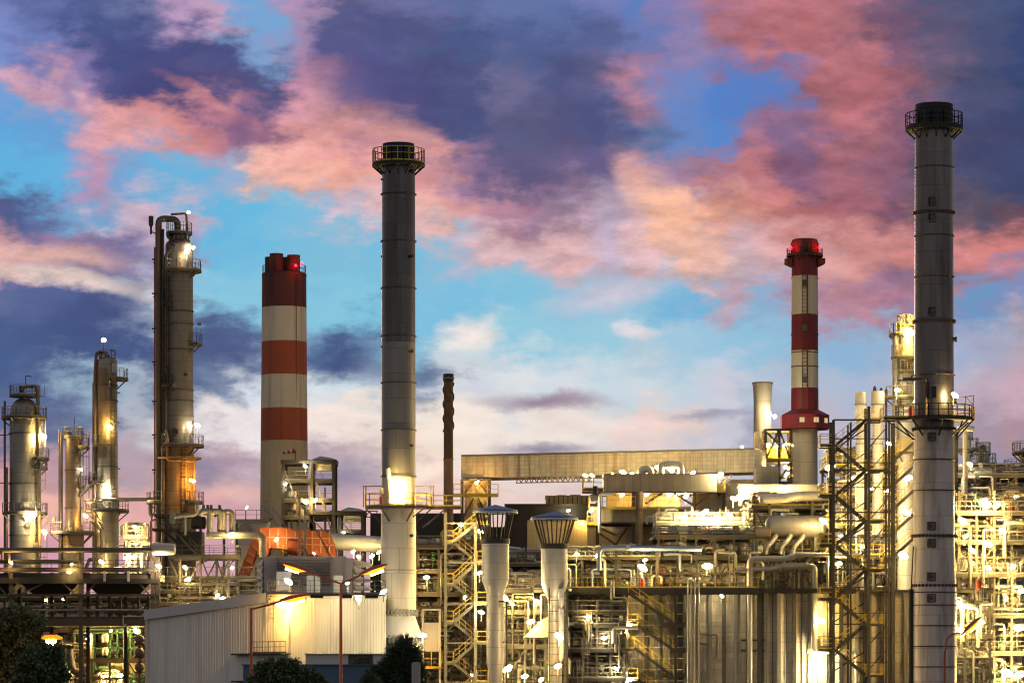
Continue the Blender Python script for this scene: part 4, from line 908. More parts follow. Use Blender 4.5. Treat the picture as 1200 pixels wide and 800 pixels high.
for p0, q0, p1, q1 in ((212,700,235,655),(236,655,254,700),(254,655,236,690),(254,655,268,700),(268,655,256,690),(212,660,204,652),(235,660,252,652),(268,664,277,652),(198,655,211,680)):
    MB().beam((x_(p0), Y+.02, z(q0)), (x_(p1), Y+.02, z(q1)), .15).build('brace', M['steel_dk'], t, False)
for q in (684, 700, 708): MB().box(x_(206), x_(282), Y-.1, Y+.1, z(q)-.15, z(q)+.15).build('beam', M['steel_dk'], t, False)
b = MB(); b.box(x_(206), x_(236), Y+.4, Y+4, z(650), z(622)); b.build('cooler_box', M['steel_dk'], t, False)
for i, p in enumerate((246.5, 258, 261.5, 271)):
    pipe(t, [(x_(p-12), Y-.6+i*.5, z(604)), (x_(p-9), Y-.6+i*.5, z(599)), (x_(p), Y-.6+i*.5, z(599)), (x_(p), Y-.6+i*.5, z(628))], .34, 'clad', 12, 'arched_pipe')
pipe(t, [(x_(243), Y-1, z(627.5)), (x_(305), Y-1, z(627.5)), (x_(308.5), Y-1, z(631)), (x_(308.5), Y-1, z(653))], .4, 'clad', 12, 'header_pipe', bend=1.5)
for p in (238, 243, 247, 257): MB().lathe(x_(p), Y+.5, [(.01, z(591)), (.16, z(591)), (.16, z(595)), (.24, z(595)), (.24, z(603))], 10).build('vent', M['clad_dk'], t)
pipe(t, [(x_(203), Y-.9, z(606)), (x_(232), Y-.9, z(603)), (x_(232), Y-.9, z(592))], .2, 'clad'); pipe(t, [(x_(218), Y-.9, z(604)), (x_(218), Y-.9, z(627))], .14, 'clad')
pipe(t, [(x_(231.5), Y-.5, z(598)), (x_(231.5), Y-.5, z(588))], .22, 'clad_dk'); MB().box(x_(200), x_(206), Y-1.2, Y-.6, z(613), z(601)).build('panel_box', M['galv'], t)
pipe(t, [(x_(178), Y-.9, z(650)), (x_(178), Y-.9, z(610)), (x_(184), Y-.9, z(609))], .12, 'pipe_red', 7)
MB().drum((x_(222), Y+.6, z(612)), (x_(242), Y+.6, z(612)), .7).build('drum', M['steel_dk'], t)
t2 = module('tangle of steelwork and pipes under the cooler platform beside the white hall', 182, 300, [676, 692, 706], 735, 376, 5, 7, 31, rail='galv', steel='steel', nh=3, nv=13, ves=1, exch=2, valves=5)
# deck structure left of the banded chimney
Y = 392.; z = lambda q: Z(q, Y); x_ = lambda p: X(p, Y)
t = thing('tank_unit', 'round topped pale box unit with a railed roof left of the rusty orange duct', 'tank', (x_(290), Y, 0))
MB().box(x_(277), x_(312), Y, Y+5, 0, z(612)).build('body', M['clad_lt'], t, False)
MB().axis((x_(287), Y-.25, z(622)), (x_(287), Y, z(622)), [(0, .001), (0, .85), (.25, .85)], 24).build('round_door', M['clad'], t)
MB().box(x_(276), x_(313), Y-.2, Y+5.2, z(612), z(609.5)).build('roof', M['galv'], t, False)
MB().railing([(x_(276), Y-.1, z(609.5)), (x_(313), Y-.1, z(609.5)), (x_(313), Y+5, z(609.5))], 1.2, 1.3, .06).build('railing', M['galv'], t, False)
lampmast = thing('lamp_mast', 'thin mast with a slanting tube lamp on the railed roof', 'lamp', (x_(287), Y+1, z(609.5)))
MB().tube([(x_(287), Y+1, z(609.5)), (x_(287), Y+1, z(596))], .05, 6).build('pole', M['galv'], lampmast)
MB().tube([(x_(287), Y+1, z(596)), (x_(289.5), Y+1, z(592))], .12, 6).build('lens', E_GLOBE, lampmast)

# ================================================================== portal frame towers behind the orange duct
Y = 428.; z = lambda q: Z(q, Y); x_ = lambda p: X(p, Y)
PST='steel_dk'
def portal(label, xs, q_top, q_mid, q_bot, lit=True):
    t = thing('crane_frame', label, 'steel frame', (x_(xs[1]), Y, 0))
    for i, p in enumerate(xs):
        for yy in (Y, Y+5): MB().ibeam((x_(p), yy, max(0, z(q_bot))), (x_(p), yy, z(q_top)), .42, .42).build('post', M['steel_dk'], t, False)
    for q in q_mid: landing(t, x_(xs[0]), x_(xs[-1]), Y, Y+5, z(q), 'steel_dk', 'steel', 'fb', name='deck', thick=.4)
    MB().box(x_(xs[0])-.3, x_(xs[-1])+.3, Y-.3, Y+5.3, z(q_top), z(q_top)+.45).build('roof_beam', M['steel_dk'], t, False)
    w0, w1 = x_(xs[1]), x_(xs[-1])
    MB().add([(w0,Y-.6,z(q_top)+.46),(w1+.4,Y-.6,z(q_top)+.46),(w1+.4,Y+5.6,z(q_top)+.46),(w0,Y+5.6,z(q_top)+.46),(w0+1,Y+2.4,z(q_top)+1.1),(w1-.5,Y+2.4,z(q_top)+.9)], [(0,1,5,4),(1,2,5),(2,3,4,5),(3,0,4)]).build('roof', M['galv'], t, False)
    MB().box(w0+.5, w1-.2, Y+.2, Y+.6, z(q_top)-.9, z(q_top)-.05).build('side_panel', M['beigewall'], t, False)
    for a in range(len(xs)-1): MB().beam((x_(xs[a]), Y+.05, z(q_top)-.5), (x_(xs[a+1]), Y+.05, z(q_bot-30)), .18).build('brace', M['steel'], t, False)
    for k in range(6):
        rg = random.Random(k+len(label)); xx = rg.uniform(x_(xs[0]), x_(xs[-1])); pipe(t, [(xx, Y+1.5, z(q_bot)), (xx, Y+1.5, z(rg.uniform(q_top+20, q_bot-20)))], .14, 'galv', 6)
    return t
t = portal('tall open portal frame with a shallow roof in front of the wide banded chimney', (332, 365, 391), 543, (562, 585, 605), 660)
MB().drum((x_(342), Y+2, z(600)), (x_(342), Y+2, z(572)), .9).build('vessel', M['clad'], t); MB().drum((x_(352), Y+1.5, z(612)), (x_(352), Y+1.5, z(592)), .7).build('vessel', M['clad_dk'], t)
portal('lower portal frame with a shallow roof, right of the tall portal frame', (365.5, 398, 425), 603, (621,), 670)
t = thing('truss_bridge', 'thin lattice truss bridge between the portal frames and the tall plain stack', 'bridge', (x_(405), Y+7, 0))
b = MB(); za, zb2 = z(602), z(595)
for zz_ in (za, zb2): b.beam((x_(383), Y+7, zz_), (x_(440), Y+7, zz_), .12)
for i in range(12):
    a, c = x_(383)+(x_(440)-x_(383))*i/12, x_(383)+(x_(440)-x_(383))*(i+1)/12; b.beam((a, Y+7, za if i % 2 else zb2), (c, Y+7, zb2 if i % 2 else za), .09)
b.build('truss', M['steel_br'], t); MB().beam((x_(386), Y+7, 0), (x_(386), Y+7, za), .4).build('post', M['steel'], t)
# windsock
t = thing('windsock', 'small red and white windsock on a pole in front of the banded chimney', 'windsock', (x_(342.5), Y+6, z(543)))
MB().tube([(x_(342.5), Y+6, z(543)), (x_(342.5), Y+6, z(523))], .06, 6).build('pole', M['steel_dk'], t)
for i in range(5):
    r0, r1 = .3-.03*i, .3-.03*(i+1); xa = x_(342.5)-.1-i*.3; zq0 = z(523.8)-i*.06
    MB().axis((xa, Y+6, zq0), (xa-.3, Y+6, zq0-.06), [(0, r0), (.3, r1)], 12).build('sleeve', M['signred' if i % 2 == 0 else 'white'], t)

# ================================================================== rusty orange duct and the grey round duct
Y = 386.; z = lambda q: Z(q, Y); x_ = lambda p: X(p, Y)
t = thing('orange_duct', 'rusty orange rectangular duct, one leg sloping down to the left, patched plates', 'duct', (x_(340), Y, 0))
def slab(pts, y0, y1):
    n = len(pts); vs = [(a, y0, c) for a, c in pts]+[(a, y1, c) for a, c in pts]
    return MB().add(vs, [tuple(range(n)), tuple(reversed(range(n, 2*n)))]+[(i, i+n, (i+1) % n+n, (i+1) % n) for i in range(n)])
slab([(x_(301), z(650)), (x_(301), z(621)), (x_(306), z(618)), (x_(335), z(617.5)), (x_(345), z(620)), (x_(382), z(622.5)), (x_(388), z(627)), (x_(392), z(637)), (x_(393.5), z(652)), (x_(383), z(652)), (x_(352), z(648)), (x_(340), z(644)), (x_(316), z(641)), (x_(314), z(650))], Y, Y+3.5).build('main_duct', M['refract'], t, False)
slab([(x_(277), z(678)), (x_(288), z(678)), (x_(304.5), z(636)), (x_(304.5), z(621)), (x_(298), z(626))], Y+.05, Y+3.2).build('sloping_leg', M['refract'], t, False)
b = MB()
for p in (306, 316, 326, 336, 346, 356, 366, 376, 386): b.beam((x_(p), Y-.04, z(619 if p < 340 else 622)), (x_(p), Y-.04, z(642 if p < 345 else 648)), .14, .12)
for q, a, c in ((629, 302, 388), (637, 346, 391)): b.beam((x_(a), Y-.045, z(q)), (x_(c), Y-.045, z(q+1.5)), .1, .12)
for i in range(6): f = i/5.5; b.beam((x_(299-20*f), Y+.0, z(630+48*f)), (x_(305-17*f), Y+.0, z(637+41*f)), .14, .16)
b.build('stiffener', mat('pale_rust_strip', (.30,.15,.075), .7, 0, .2), t, False)
pipe(t, [(x_(338), Y-.1, z(640)), (x_(350), Y-.1, z(642))], .9, 'refract', 16, 'round_boot')
for p in (312, 330, 352, 380): MB().ibeam((x_(p), Y+1.5, 0), (x_(p), Y+1.5, z(645)), .3, .3).build('post', M['steel'], t, False)
MB().ladder(x_(336), Y-.3, z(655), z(638), .8, cage=False).build('ladder', M['yellow'], t, False)
t = thing('round_duct', 'thick smooth grey round duct running right from the rusty orange duct', 'duct', (x_(440), Y+1.5, 0))
pipe(t, [(x_(383), Y+1.8, z(633)), (x_(430), Y+1.8, z(637)), (x_(516), Y+1.8, z(641.5))], .92, 'duct', 24)
for p in (398, 424, 505): MB().ibeam((x_(p), Y+1.8, 0), (x_(p), Y+1.8, z(645)), .35, .35).build('post', M['steel_dk'], t, False)
pipe(t, [(x_(516), Y+1.8, z(641.5)), (x_(560), Y+1.8, z(643)), (x_(625), Y+1.8, z(650))], .8, 'duct', 20)
t = thing('lattice_mast', 'pair of tall leaning ladder poles rising in front of the rusty orange duct', 'mast', (x_(354), Y-6, 0))
b = MB()
for p in (351, 357.5): b.beam((X(p, 380), 380, 0), (X(p, 380), 380, Z(572 if p < 355 else 590, 380)), .22)
for q in range(596, 670, 8): b.beam((X(351, 380), 380, Z(q, 380)), (X(357.5, 380), 380, Z(q, 380)), .1)
b.build('poles', M['galv'], t); b = MB()
for p0, q0, p1, q1 in ((359, 600, 388, 652), (388, 634, 382, 648), (355, 640, 362, 652)): b.beam((X(p0, 380), 379.8, Z(q0, 380)), (X(p1, 380), 379.8, Z(q1, 380)), .13)
b.build('stays', M['steel'], t)
t = thing('roof_stair', 'slanted white handrails of a stair on the railed roof by the banded chimney', 'stair', (X(318, 390), 390, Z(612, 390)))
b = MB()
for p0, q0, p1, q1 in ((309, 594, 328, 620), (321, 596, 336, 618), (311, 586, 311, 612), (320, 586, 320, 606), (311, 587, 320, 588), (307, 592, 307, 612)): b.beam((X(p0, 390), 390, Z(q0, 390)), (X(p1, 390), 390, Z(q1, 390)), .14)
b.build('handrail', M['galv'], t)
MB().beam((X(311, 390), 390.6, Z(612, 390)), (X(320, 390), 390.6, Z(606, 390)), .9, .1).build('tread_plate', M['steel'], t)

# ================================================================== white hall with its filter house
Y0, Ya, Yb_ = 322., 338., 327.
c0 = Vector((X(338, Y0), Y0, 0)); ca = Vector((X(172, Ya), Ya, 0)); cb = Vector((X(452, Yb_), Yb_, 0))
t = thing('white_hall', 'white corrugated metal hall with a sloping eave and a vertical corner under a floodlight', 'building', (c0.x, c0.y, 0))
def corr(pa, pb, za, zb_, n, amp=.03):
    vs = []; fs = []; d = (pb-pa); L = d.length; d.normalize(); nr = Vector((d.y, -d.x, 0)); 
    prof = []
    for i in range(n):
        for f, o in ((0, 0), (.55, 0), (.65, amp), (.9, amp)): prof.append(((i+f)/n, o))
    prof.append((1, 0))
    for f, o in prof:
        p = pa+d*(L*f)+nr*o; vs.append((p.x, p.y, 0)); vs.append((p.x, p.y, za+(zb_-za)*f))
    for i in range(len(prof)-1): fs.append((2*i, 2*i+2, 2*i+3, 2*i+1))
    return MB().add(vs, fs)
zl, zc, zr_ = Z(722, Ya), Z(698, Y0), Z(700, Yb_)
corr(ca, c0, zl, zc, 54).build('wall', M['wallc'], t, False)['label'] = 'long corrugated wall left of the corner'
corr(c0, cb, zc, zr_, 34).build('wall', M['wallc'], t, False)['label'] = 'floodlit corrugated wall right of the corner'
back = [ca+Vector((3, 26, 0)), cb+Vector((3, 30, 0))]
MB().add([(ca.x,ca.y,zl),(c0.x,c0.y,zc),(cb.x,cb.y,zr_),(back[1].x,back[1].y,zr_),(back[0].x,back[0].y,zl)], [(0,1,2,3,4)]).build('roof', M['trim'], t, False)
MB().beam((ca.x-.1, ca.y-.2, zl+.15), (c0.x+.1, c0.y-.2, zc+.15), .4, .95).build('eave_trim', M['trim'], t, False)
MB().beam((c0.x, c0.y-.2, zc+.1), (cb.x, cb.y-.2, zr_+.1), .4, .5).build('eave_trim', M['trim'], t, False)
MB().beam((ca.x, ca.y-.1, 0), (ca.x, ca.y-.1, zl-.3), .3).build('corner_trim', M['trim'], t, False)
MB().beam((c0.x, c0.y-.06, 0), (c0.x, c0.y-.06, zc-.2), .14).build('corner_trim', M['trim'], t, False)
# little balcony with a dark canopy on the left wall
wp = lambda px: ca+(c0-ca)*((px-172)/166)
a, b_ = wp(297), wp(336); zf = Z(766, 325)
bk = MB(); bk.beam(a+Vector((0, -.6, zf)), b_+Vector((0, -.6, zf)), 1.2, .12); o = bk.build('balcony_floor', M['steel_dk'], t, False)
MB().railing([a+Vector((0, -1.15, zf+.06)), b_+Vector((0, -1.15, zf+.06))], 1.1, .9, .06).railing([a+Vector((0, -1.15, zf+.06)), a+Vector((0, -.1, zf+.06))], 1.1, .9, .06).build('railing', M['steel'], o, False)
for q, p0, p1 in ((766, 277, 297), (798, 277, 300)): bk = MB(); bk.beam(wp(p0)+Vector((0, -.4, Z(q, 326))), wp(p1)+Vector((0, -.4, Z(q, 326))), .9, .16); bk.build('canopy', M['steel_dk'], t, False)
MB().ladder(wp(319).x, wp(319).y-.4, Z(728, 324), Z(697, 324)+1, .5).build('ladder', M['steel'], t, False)
# low annex by the stack foot
t = thing('pump_annex', 'pale low annex at the base of the white hall wall with a pipe recess', 'building', (X(405, 316), 316, 0))
MB().box(X(358, 316), X(408, 316), 316, 321, 0, Z(766.5, 316)).box(X(408.1, 316), X(437, 316), 318, 321, 0, Z(766.5, 316)).box(X(437.1, 316), X(451, 316), 316, 321, 0, Z(766.5, 316)).build('wall', M['trim'], t, False)
MB().box(X(357, 316), X(452, 316), 315.8, 321.1, Z(766.5, 316), Z(765.3, 316)).build('roof', M['galv'], t, False)
pipe(t, [(X(416, 316), 316.8, Z(790, 316)), (X(416, 316), 316.8, Z(774, 316)), (X(433, 316), 316.8, Z(774, 316))], .22, 'pipe_dk')
tag(MB().box(X(285, 300), X(448, 300), 300, 306, 0, Z(779, 300)).box(X(285, 300)-.15, X(448, 300)+.15, 299.8, 306.2, Z(779, 300), Z(777.8, 300)).build('blue_shed', M['bluewall'], None, False), 'flat teal blue shed low in front of the white hall', 'building')
# roof gallery
t = thing('roof_walkway', 'railed walkway along the roof edge of the white hall', 'walkway', (X(390, 322), 322, zc))
bb = MB(); zw = Z(698, 323)
bb.box(X(314, 322), X(452, 322), 321.0, 323.4, zw, zw+.15); o = bb.build('deck', M['steel'], t, False)
MB().railing([(X(314, 322), 321.1, zw+.15), (X(452, 322), 321.1, zw+.15)], 1.25, 1.0, .07, mids=(.3, .62)).build('railing', M['galv'], o, False)
for p in (352, 372, 406, 436): MB().box(X(p, 322)-.6, X(p, 322)+.6, 320.9, 321.3, zw-.25, zw-.002).build('bracket', M['steel_dk'], t, False)
b = MB()
for p in (317, 320, 354, 368, 413, 426): b.beam((X(p, 322), 322.6, zw), (X(p, 322), 322.6, zw+random.Random(p).uniform(1.6, 2.8)), .12)
b.build('upright', M['galv'], t, False)
# filter house
Y = 334.; z = lambda q: Z(q, Y); x_ = lambda p: X(p, Y)
t = thing('filter_house', 'lilac grey louvred air filter house on the roof of the white hall', 'filter house', (x_(355), Y, z(700)))
MB().box(x_(309), x_(405), Y, Y+7, z(702), z(653)).build('body', M['lilac'], t, False)
MB().box(x_(308), x_(406), Y-.15, Y+7.1, z(653), z(651.5)).build('roof', M['lilac'], t, False)
for p0, p1 in ((324, 351), (352, 388)):
    b = MB()
    for k in range(9): q = 655+k*3.6; b.add([(x_(p0), Y-.03, z(q)), (x_(p1), Y-.03, z(q)), (x_(p1), Y-.3, z(q+2.6)), (x_(p0), Y-.3, z(q+2.6))], [(0,1,2,3)])
    for p in (p0, p1): b.box(x_(p)-.08, x_(p)+.08, Y-.32, Y-.005, z(689), z(653.5))
    b.build('louver_panel', M['louver'], t, False)
for p in (324, 388.5, 404): MB().box(x_(p)-.1, x_(p)+.1, Y-.12, Y-.004, z(702), z(653.6)).build('corner_post', M['lilac'], t, False)
MB().box(x_(405.2), x_(415), Y-1, Y+6, z(702), z(654)).build('end_box', M['lilac'], t, False)
for side, xs_, ln in ((1, 415, 19), (-1, 309, 8)):
    for k in range(4 if side > 0 else 5):
        q = 655+k*9.5 if side > 0 else 656+k*8
        vs = [(x_(xs_), z(q)), (x_(xs_+side*ln), z(q+4.8)), (x_(xs_+side*(ln-1)), z(q+5.8)), (x_(xs_+side*2), z(q+7))]
        slab(vs if side > 0 else vs[::-1], Y-.9, Y+5.5).build('weather_hood', M['trim'], t, False)
MB().box(x_(329), x_(345), Y-6, Y-4.6, z(698), z(672)).build('vent_box', M['white'], t, False)
for p0, p1 in ((363, 378), (394, 404)): MB().box(x_(p0), x_(p1), Y-5, Y-4, z(698), z(676)).build('vent_box', M['trim'], t, False)

# ================================================================== street lamps
def street_lamp(label, px, q_top, Y, arms):
    s = Y/F; x = X(px, Y); zt = Z(q_top, Y)
    t = thing('street_lamp', label, 'street lamp', (x, Y, 0))
    MB().lathe(x, Y, [(.14, 0), (.14, 1.5), (.085, 1.6), (.06, zt), (.001, zt)], 12).build('pole', M['redpost'], t)
    for (dx, dz, tilt, curved) in arms:
        ex, ez = x+dx*s, zt+dz*s; sg = 1 if dx > 0 else -1
        pts = [(x, Y, zt-.06), (ex, Y, ez)] if not curved else [(x, Y, zt-.3), (x+.1*sg, Y, zt+dz*s*.7), (x+dx*s*.45, Y, ez+.02), (ex, Y, ez)]
        ar = MB().tube(pts, .045, 8, 4).build('arm', M['redpost'], t)
        L = 1.25; d = Vector((ex-x, 0, ez-zt)).normalized(); e = Vector((ex, Y, ez)); n = Vector((-d.z*sg, 0, d.x*sg))
        up = Vector((0,0,1)); a0, a1 = e-d*.1, e+d*L
        hd = MB(); m = 9; vs = []
        for i in range(m):
            f = i/(m-1); w = .24*math.sin(PI*(.12+.83*f))**.5; h = .17*math.sin(PI*(.1+.85*f))**.6; c = a0.lerp(a1, f)
            for k in range(7): an = PI*k/6; vs.append(c+Vector((0, math.cos(an)*w, 0))+n*math.sin(an)*h)
        fs = [(i*7+k, i*7+k+1, i*7+k+8, i*7+k+7) for i in range(m-1) for k in range(6)]
        fs += [(i*7, (i+1)*7, (i+1)*7+6, i*7+6) for i in range(m-1)]
        hd.add(vs, fs); h_ = hd.build('lamp_head', M['redpost'], ar)
        ln = MB(); vs = []
        for i in range(m):
            f = .15+.75*i/(m-1); w = .2*math.sin(PI*(i+.4)/(m-.2)); c = a0.lerp(a1, f)
            for k in range(7): an = PI*k/6; vs.append(c+Vector((0, math.cos(an)*w, 0))-n*(.012+math.sin(an)*.15*math.sin(PI*(i+.4)/(m-.2))))
        ln.add(vs, [(i*7+k, i*7+k+7, i*7+k+8, i*7+k+1) for i in range(m-1) for k in range(6)]); ln.build('lens', E_SOD, ar)
        MB().tube([a0.lerp(a1, .35)-n*.16, a0.lerp(a1, .8)-n*.17], .05, 8).build('lamp_tube', E_TUBE, ar)
    return t
street_lamp('orange-lit street lamp with one arm reaching right, red-brown pole in front of the white hall', 294.5, 712, 150., [(36, 8, .1, False)])
street_lamp('double-armed orange-lit street lamp with a red-brown pole in front of the hall corner', 399.5, 682, 152., [(-39, 12.5, .1, False), (24, 9, .1, False)])
street_lamp('orange-lit street lamp with a curved arm in front of the right grey stack', 1107, 762, 175., [(22, 20, .1, True)])
Y = 139.; t = thing('street_lamp', 'bright orange street lamp burning beside the big dark tree at the left', 'street lamp', (X(60, Y), Y, 0))
MB().lathe(X(60, Y)+.02, Y+.3, [(.12, 0), (.06, Z(745, Y)), (.001, Z(745, Y))], 10).build('pole', M['redpost'], t)
MB().tube([(X(60, Y)+.02, Y+.3, Z(746, Y)), (X(60, Y), Y+.02, Z(744.5, Y))], .05, 8).box(X(60, Y)-.2, X(60, Y)+.2, Y-.15, Y+.35, Z(744.4, Y), Z(742.5, Y)).build('lamp_head', M['redpost'], t)
MB().lathe(X(60, Y), Y+.05, [(.04, Z(743, Y)), (.26, Z(743.8, Y)), (.38, Z(746, Y)), (.42, Z(748.5, Y)), (.36, Z(748.5, Y))], 16).build('glare_bowl', emis('orange_glare_bowl', (1, .17, .006), 2.6), t)  # glowing bowl is added to stand in for the orange glare
MB().ball((X(60, Y), Y-.02, Z(749.5, Y)), .22, 12, 8).build('lens', emis('orange_lamp_glass', (1, .30, .025), 330), t)

# ================================================================== trees
def leaf_mat(name, c, c2):
    m = bpy.data.materials.new(name); m.use_nodes = True; N = NT(m.node_tree); b = N.n['Principled BSDF']
    tc = N.new('ShaderNodeTexCoord'); n = N.noise(tc.outputs['Object'], 1.6, 3); f = N.ramp(n.outputs[0], [(.35, (0,0,0)), (.65, (1,1,1))])
    N.lk(N.mix(f, c, c2), b.inputs['Base Color']); b.inputs['Roughness'].default_value = .6
    return m
LEAF = leaf_mat('dark_green_leaves', (.045,.07,.025), (.09,.12,.035)); NEEDLE = leaf_mat('pine_needles', (.03,.05,.02), (.06,.085,.03))
def tree(label, blobs, Y, seed, nleaf, lsz, m=LEAF, kind='tree', pine=None):
    """blobs: (px, row, radius px) foliage masses"""
    rg = random.Random(seed); s = Y/F; bx = sum(b[0] for b in blobs)/len(blobs); x0 = X(bx, Y)
    t = thing(kind, label, 'tree', (x0, Y, 0))
    zlow = min(Z(b[1]+b[2], Y) for b in blobs); ztop = max(Z(b[1], Y) for b in blobs)
    tr = MB(); tr.lathe(x0, Y, [(.22, 0), (.16, zlow*.6), (.1, zlow), (.04, ztop)], 8)
    for (px, q, r) in blobs:
        p = Vector((X(px, Y), Y+rg.uniform(-.4, .4), Z(q, Y))); a = Vector((x0, Y, max(.5, min(p.z-.6, zlow+.4))))
        tr.tube([a, a.lerp(p, .5)+Vector((0,0,.15)), p], .05, 5)
    tr.build('trunk', M['bark'], t)
    tr2 = MB(); b = MB(); tot = sum(x[2]**2 for x in blobs)
    for (px, q, r) in blobs:
        c = Vector((X(px, Y), Y, Z(q, Y))); R0 = r*s
        k = int(nleaf*r*r/tot); ncl = max(5, k//26)
        for i in range(ncl):
            d = Vector((rg.gauss(0,1), rg.gauss(0,1), rg.gauss(0,1))).normalized()*R0*rg.uniform(.3, 1.22)
            cc = c+d; cr = R0*rg.uniform(.1, .3)
            for j in range(k//ncl):
                if m is NEEDLE:
                    e = Vector((rg.gauss(0,1), rg.gauss(0,1), rg.gauss(0,.7)+.3)).normalized(); p = cc+e*cr*rg.uniform(.1, .5); q_ = p+e*lsz*2.6; w = e.orthogonal().normalized()*lsz*.16
                    b.add([p-w, p+w, q_+w*.4, q_-w*.4], [(0,1,2,3)])
                else:
                    p = cc+Vector((rg.gauss(0,1), rg.gauss(0,1), rg.gauss(0,1)))*cr*.55
                    e = Vector((rg.gauss(0,1), rg.gauss(0,1), rg.gauss(0,1)-.3)).normalized(); w = e.orthogonal().normalized()
                    w = (Matrix.Rotation(rg.uniform(0, 6.28), 3, e) @ w)*lsz*.45; l = lsz*rg.uniform(.7, 1.3)
                    b.add([p, p+e*l*.5+w, p+e*l, p+e*l*.5-w], [(0,1,2,3)])
    for (px, q, r) in blobs:                                   # sprigs that break the outline
        c = Vector((X(px, Y), Y, Z(q, Y))); R0 = r*s
        for i in range(9):
            e = Vector((rg.gauss(0,1), rg.gauss(0,1), abs(rg.gauss(.5,.8)))).normalized(); l0 = R0*rg.uniform(1.05, 1.65)
            tr2.tube([c+e*R0*.5, c+e*l0], .012, 4)
            for j in range(26):
                p = c+e*(R0*.8+(l0-R0*.75)*j/26)+Vector((rg.gauss(0,1), rg.gauss(0,1), rg.gauss(0,1)))*lsz*.5
                f = (e+Vector((rg.gauss(0,1), rg.gauss(0,1), rg.gauss(0,1)))*.8).normalized(); w = f.orthogonal().normalized()*lsz*(.32 if m is not NEEDLE else .1); l = lsz*rg.uniform(.6, 1.1)
                b.add([p, p+f*l*.5+w, p+f*l, p+f*l*.5-w], [(0,1,2,3)])
    b.build('crown', m, t, False)
    return t
tree('tall dark leafy tree cut off by the left edge', [(-10, 745, 26), (10, 735, 22), (24, 752, 20), (36, 738, 15), (2, 775, 24), (22, 728, 16), (42, 758, 11), (-5, 800, 26)], 146, 1, 11000, .17)
tree('lower dark leafy tree below the bright orange street lamp', [(45, 775, 16), (58, 790, 17), (32, 792, 16), (62, 768, 10), (44, 800, 16), (70, 795, 9)], 136, 2, 7500, .16)
tree('broad soft bush-topped tree in front of the white hall balcony', [(308, 788, 8), (326, 786, 8), (346, 789, 8), (318, 795, 11), (364, 796, 9), (340, 800, 14), (298, 799, 7), (344, 779, 4), (316, 778, 4), (375, 802, 8), (332, 777, 3)], 135, 3, 6500, .13)
tree('dark pine with a pointed top in front of the plain stack base', [(474, 753, 3.5), (473, 760, 8), (466, 766, 8), (482, 768, 8), (460, 776, 9), (476, 778, 12), (486, 782, 8), (452, 786, 9), (468, 792, 14), (485, 796, 10), (440, 795, 8), (446, 800, 8)], 132, 4, 10000, .13, NEEDLE, 'pine_tree')
tree('small pine sapling tip beside the teal blue shed', [(434, 797, 4), (431, 803, 7), (438, 806, 8)], 131, 5, 1500, .12, NEEDLE, 'pine_tree')
t = thing('bollard_post', 'round grey post standing at the right of the dark pine', 'post', (X(487, 128), 128, 0))
MB().lathe(X(487.5, 128), 128, [(.16, 0), (.16, Z(777, 128)), (.12, Z(775.5, 128)), (.01, Z(775, 128))], 16).build('shaft', M['galv'], t)
# ================================================================== zigzag stair towers
def stair_tower(label, pxl, pxr, left, right, Y, w, posts, lw, m='steel_dk', pm=None, braces=True, top=None, start='r'):
    """left/right: rows of the landings; flights zigzag between them, front lane rises right, back lane rises left"""
    z = lambda q: Z(q, Y); x_ = lambda p: X(p, Y); pm = pm or m
    t = thing('stair_tower', label, 'stair tower', (x_((pxl+pxr)/2), Y, 0))
    for q in left: landing(t, x_(pxl-lw), x_(pxl), Y, Y+2*w+.2, z(q), m, 'yellow', 'fbl')
    for q in right: landing(t, x_(pxr), x_(pxr+lw), Y, Y+2*w+.2, z(q), m, 'yellow', 'fbr')
    ev = sorted([(q, 'l') for q in left]+[(q, 'r') for q in right])
    for (q0, s0), (q1, s1) in zip(ev, ev[1:]):
        if s0 == s1: continue
        xt, xb = (x_(pxl) if s0 == 'l' else x_(pxr)), (x_(pxl) if s1 == 'l' else x_(pxr))
        lane = Y+w*.5 if s0 == 'r' else Y+w*1.6
        flight(t, (xb, lane, z(q1)), (xt, lane, z(q0)), w*.85, m)
    qb = ev[-1][0]
    for p, tp in posts:
        for yy in (Y-.15, Y+2*w+.35): MB().ibeam((x_(p), yy, 0), (x_(p), yy, z(tp)), .28, .28).build('post', M[pm], t, False)
    if braces:
        for a, b_ in zip(ev[::2], ev[1::2]):
            MB().beam((x_(posts[0][0]), Y+2*w+.4, z(b_[0]+12)), (x_(posts[-1][0]), Y+2*w+.4, z(a[0])), .14).build('brace', M[pm], t, False)
            MB().beam((x_(posts[0][0]), Y-.2, z(a[0]+1)), (x_(posts[-1][0]), Y-.2, z(a[0]+1)), .16).build('beam', M[pm], t, False)
    return t
stair_tower('tall galvanised zigzag stair tower with yellow handrails between the plain stack and the blue cowls', 531, 559, [634, 684, 728, 776, 824], [612, 658, 706, 752, 798], 343., 1.1, [(522, 600), (557, 612)], 13, 'galv', 'galv')
tw = stair_tower('dark zigzag stair tower with yellow handrails left of the right grey stack', 980, 1016, [521, 579, 637, 700, 760], [491, 550, 609, 666, 730, 790], 346., 1.3, [(976.5, 492), (1018, 476)], 19, 'steel_dk', 'steel_dk')
Yw = 346.
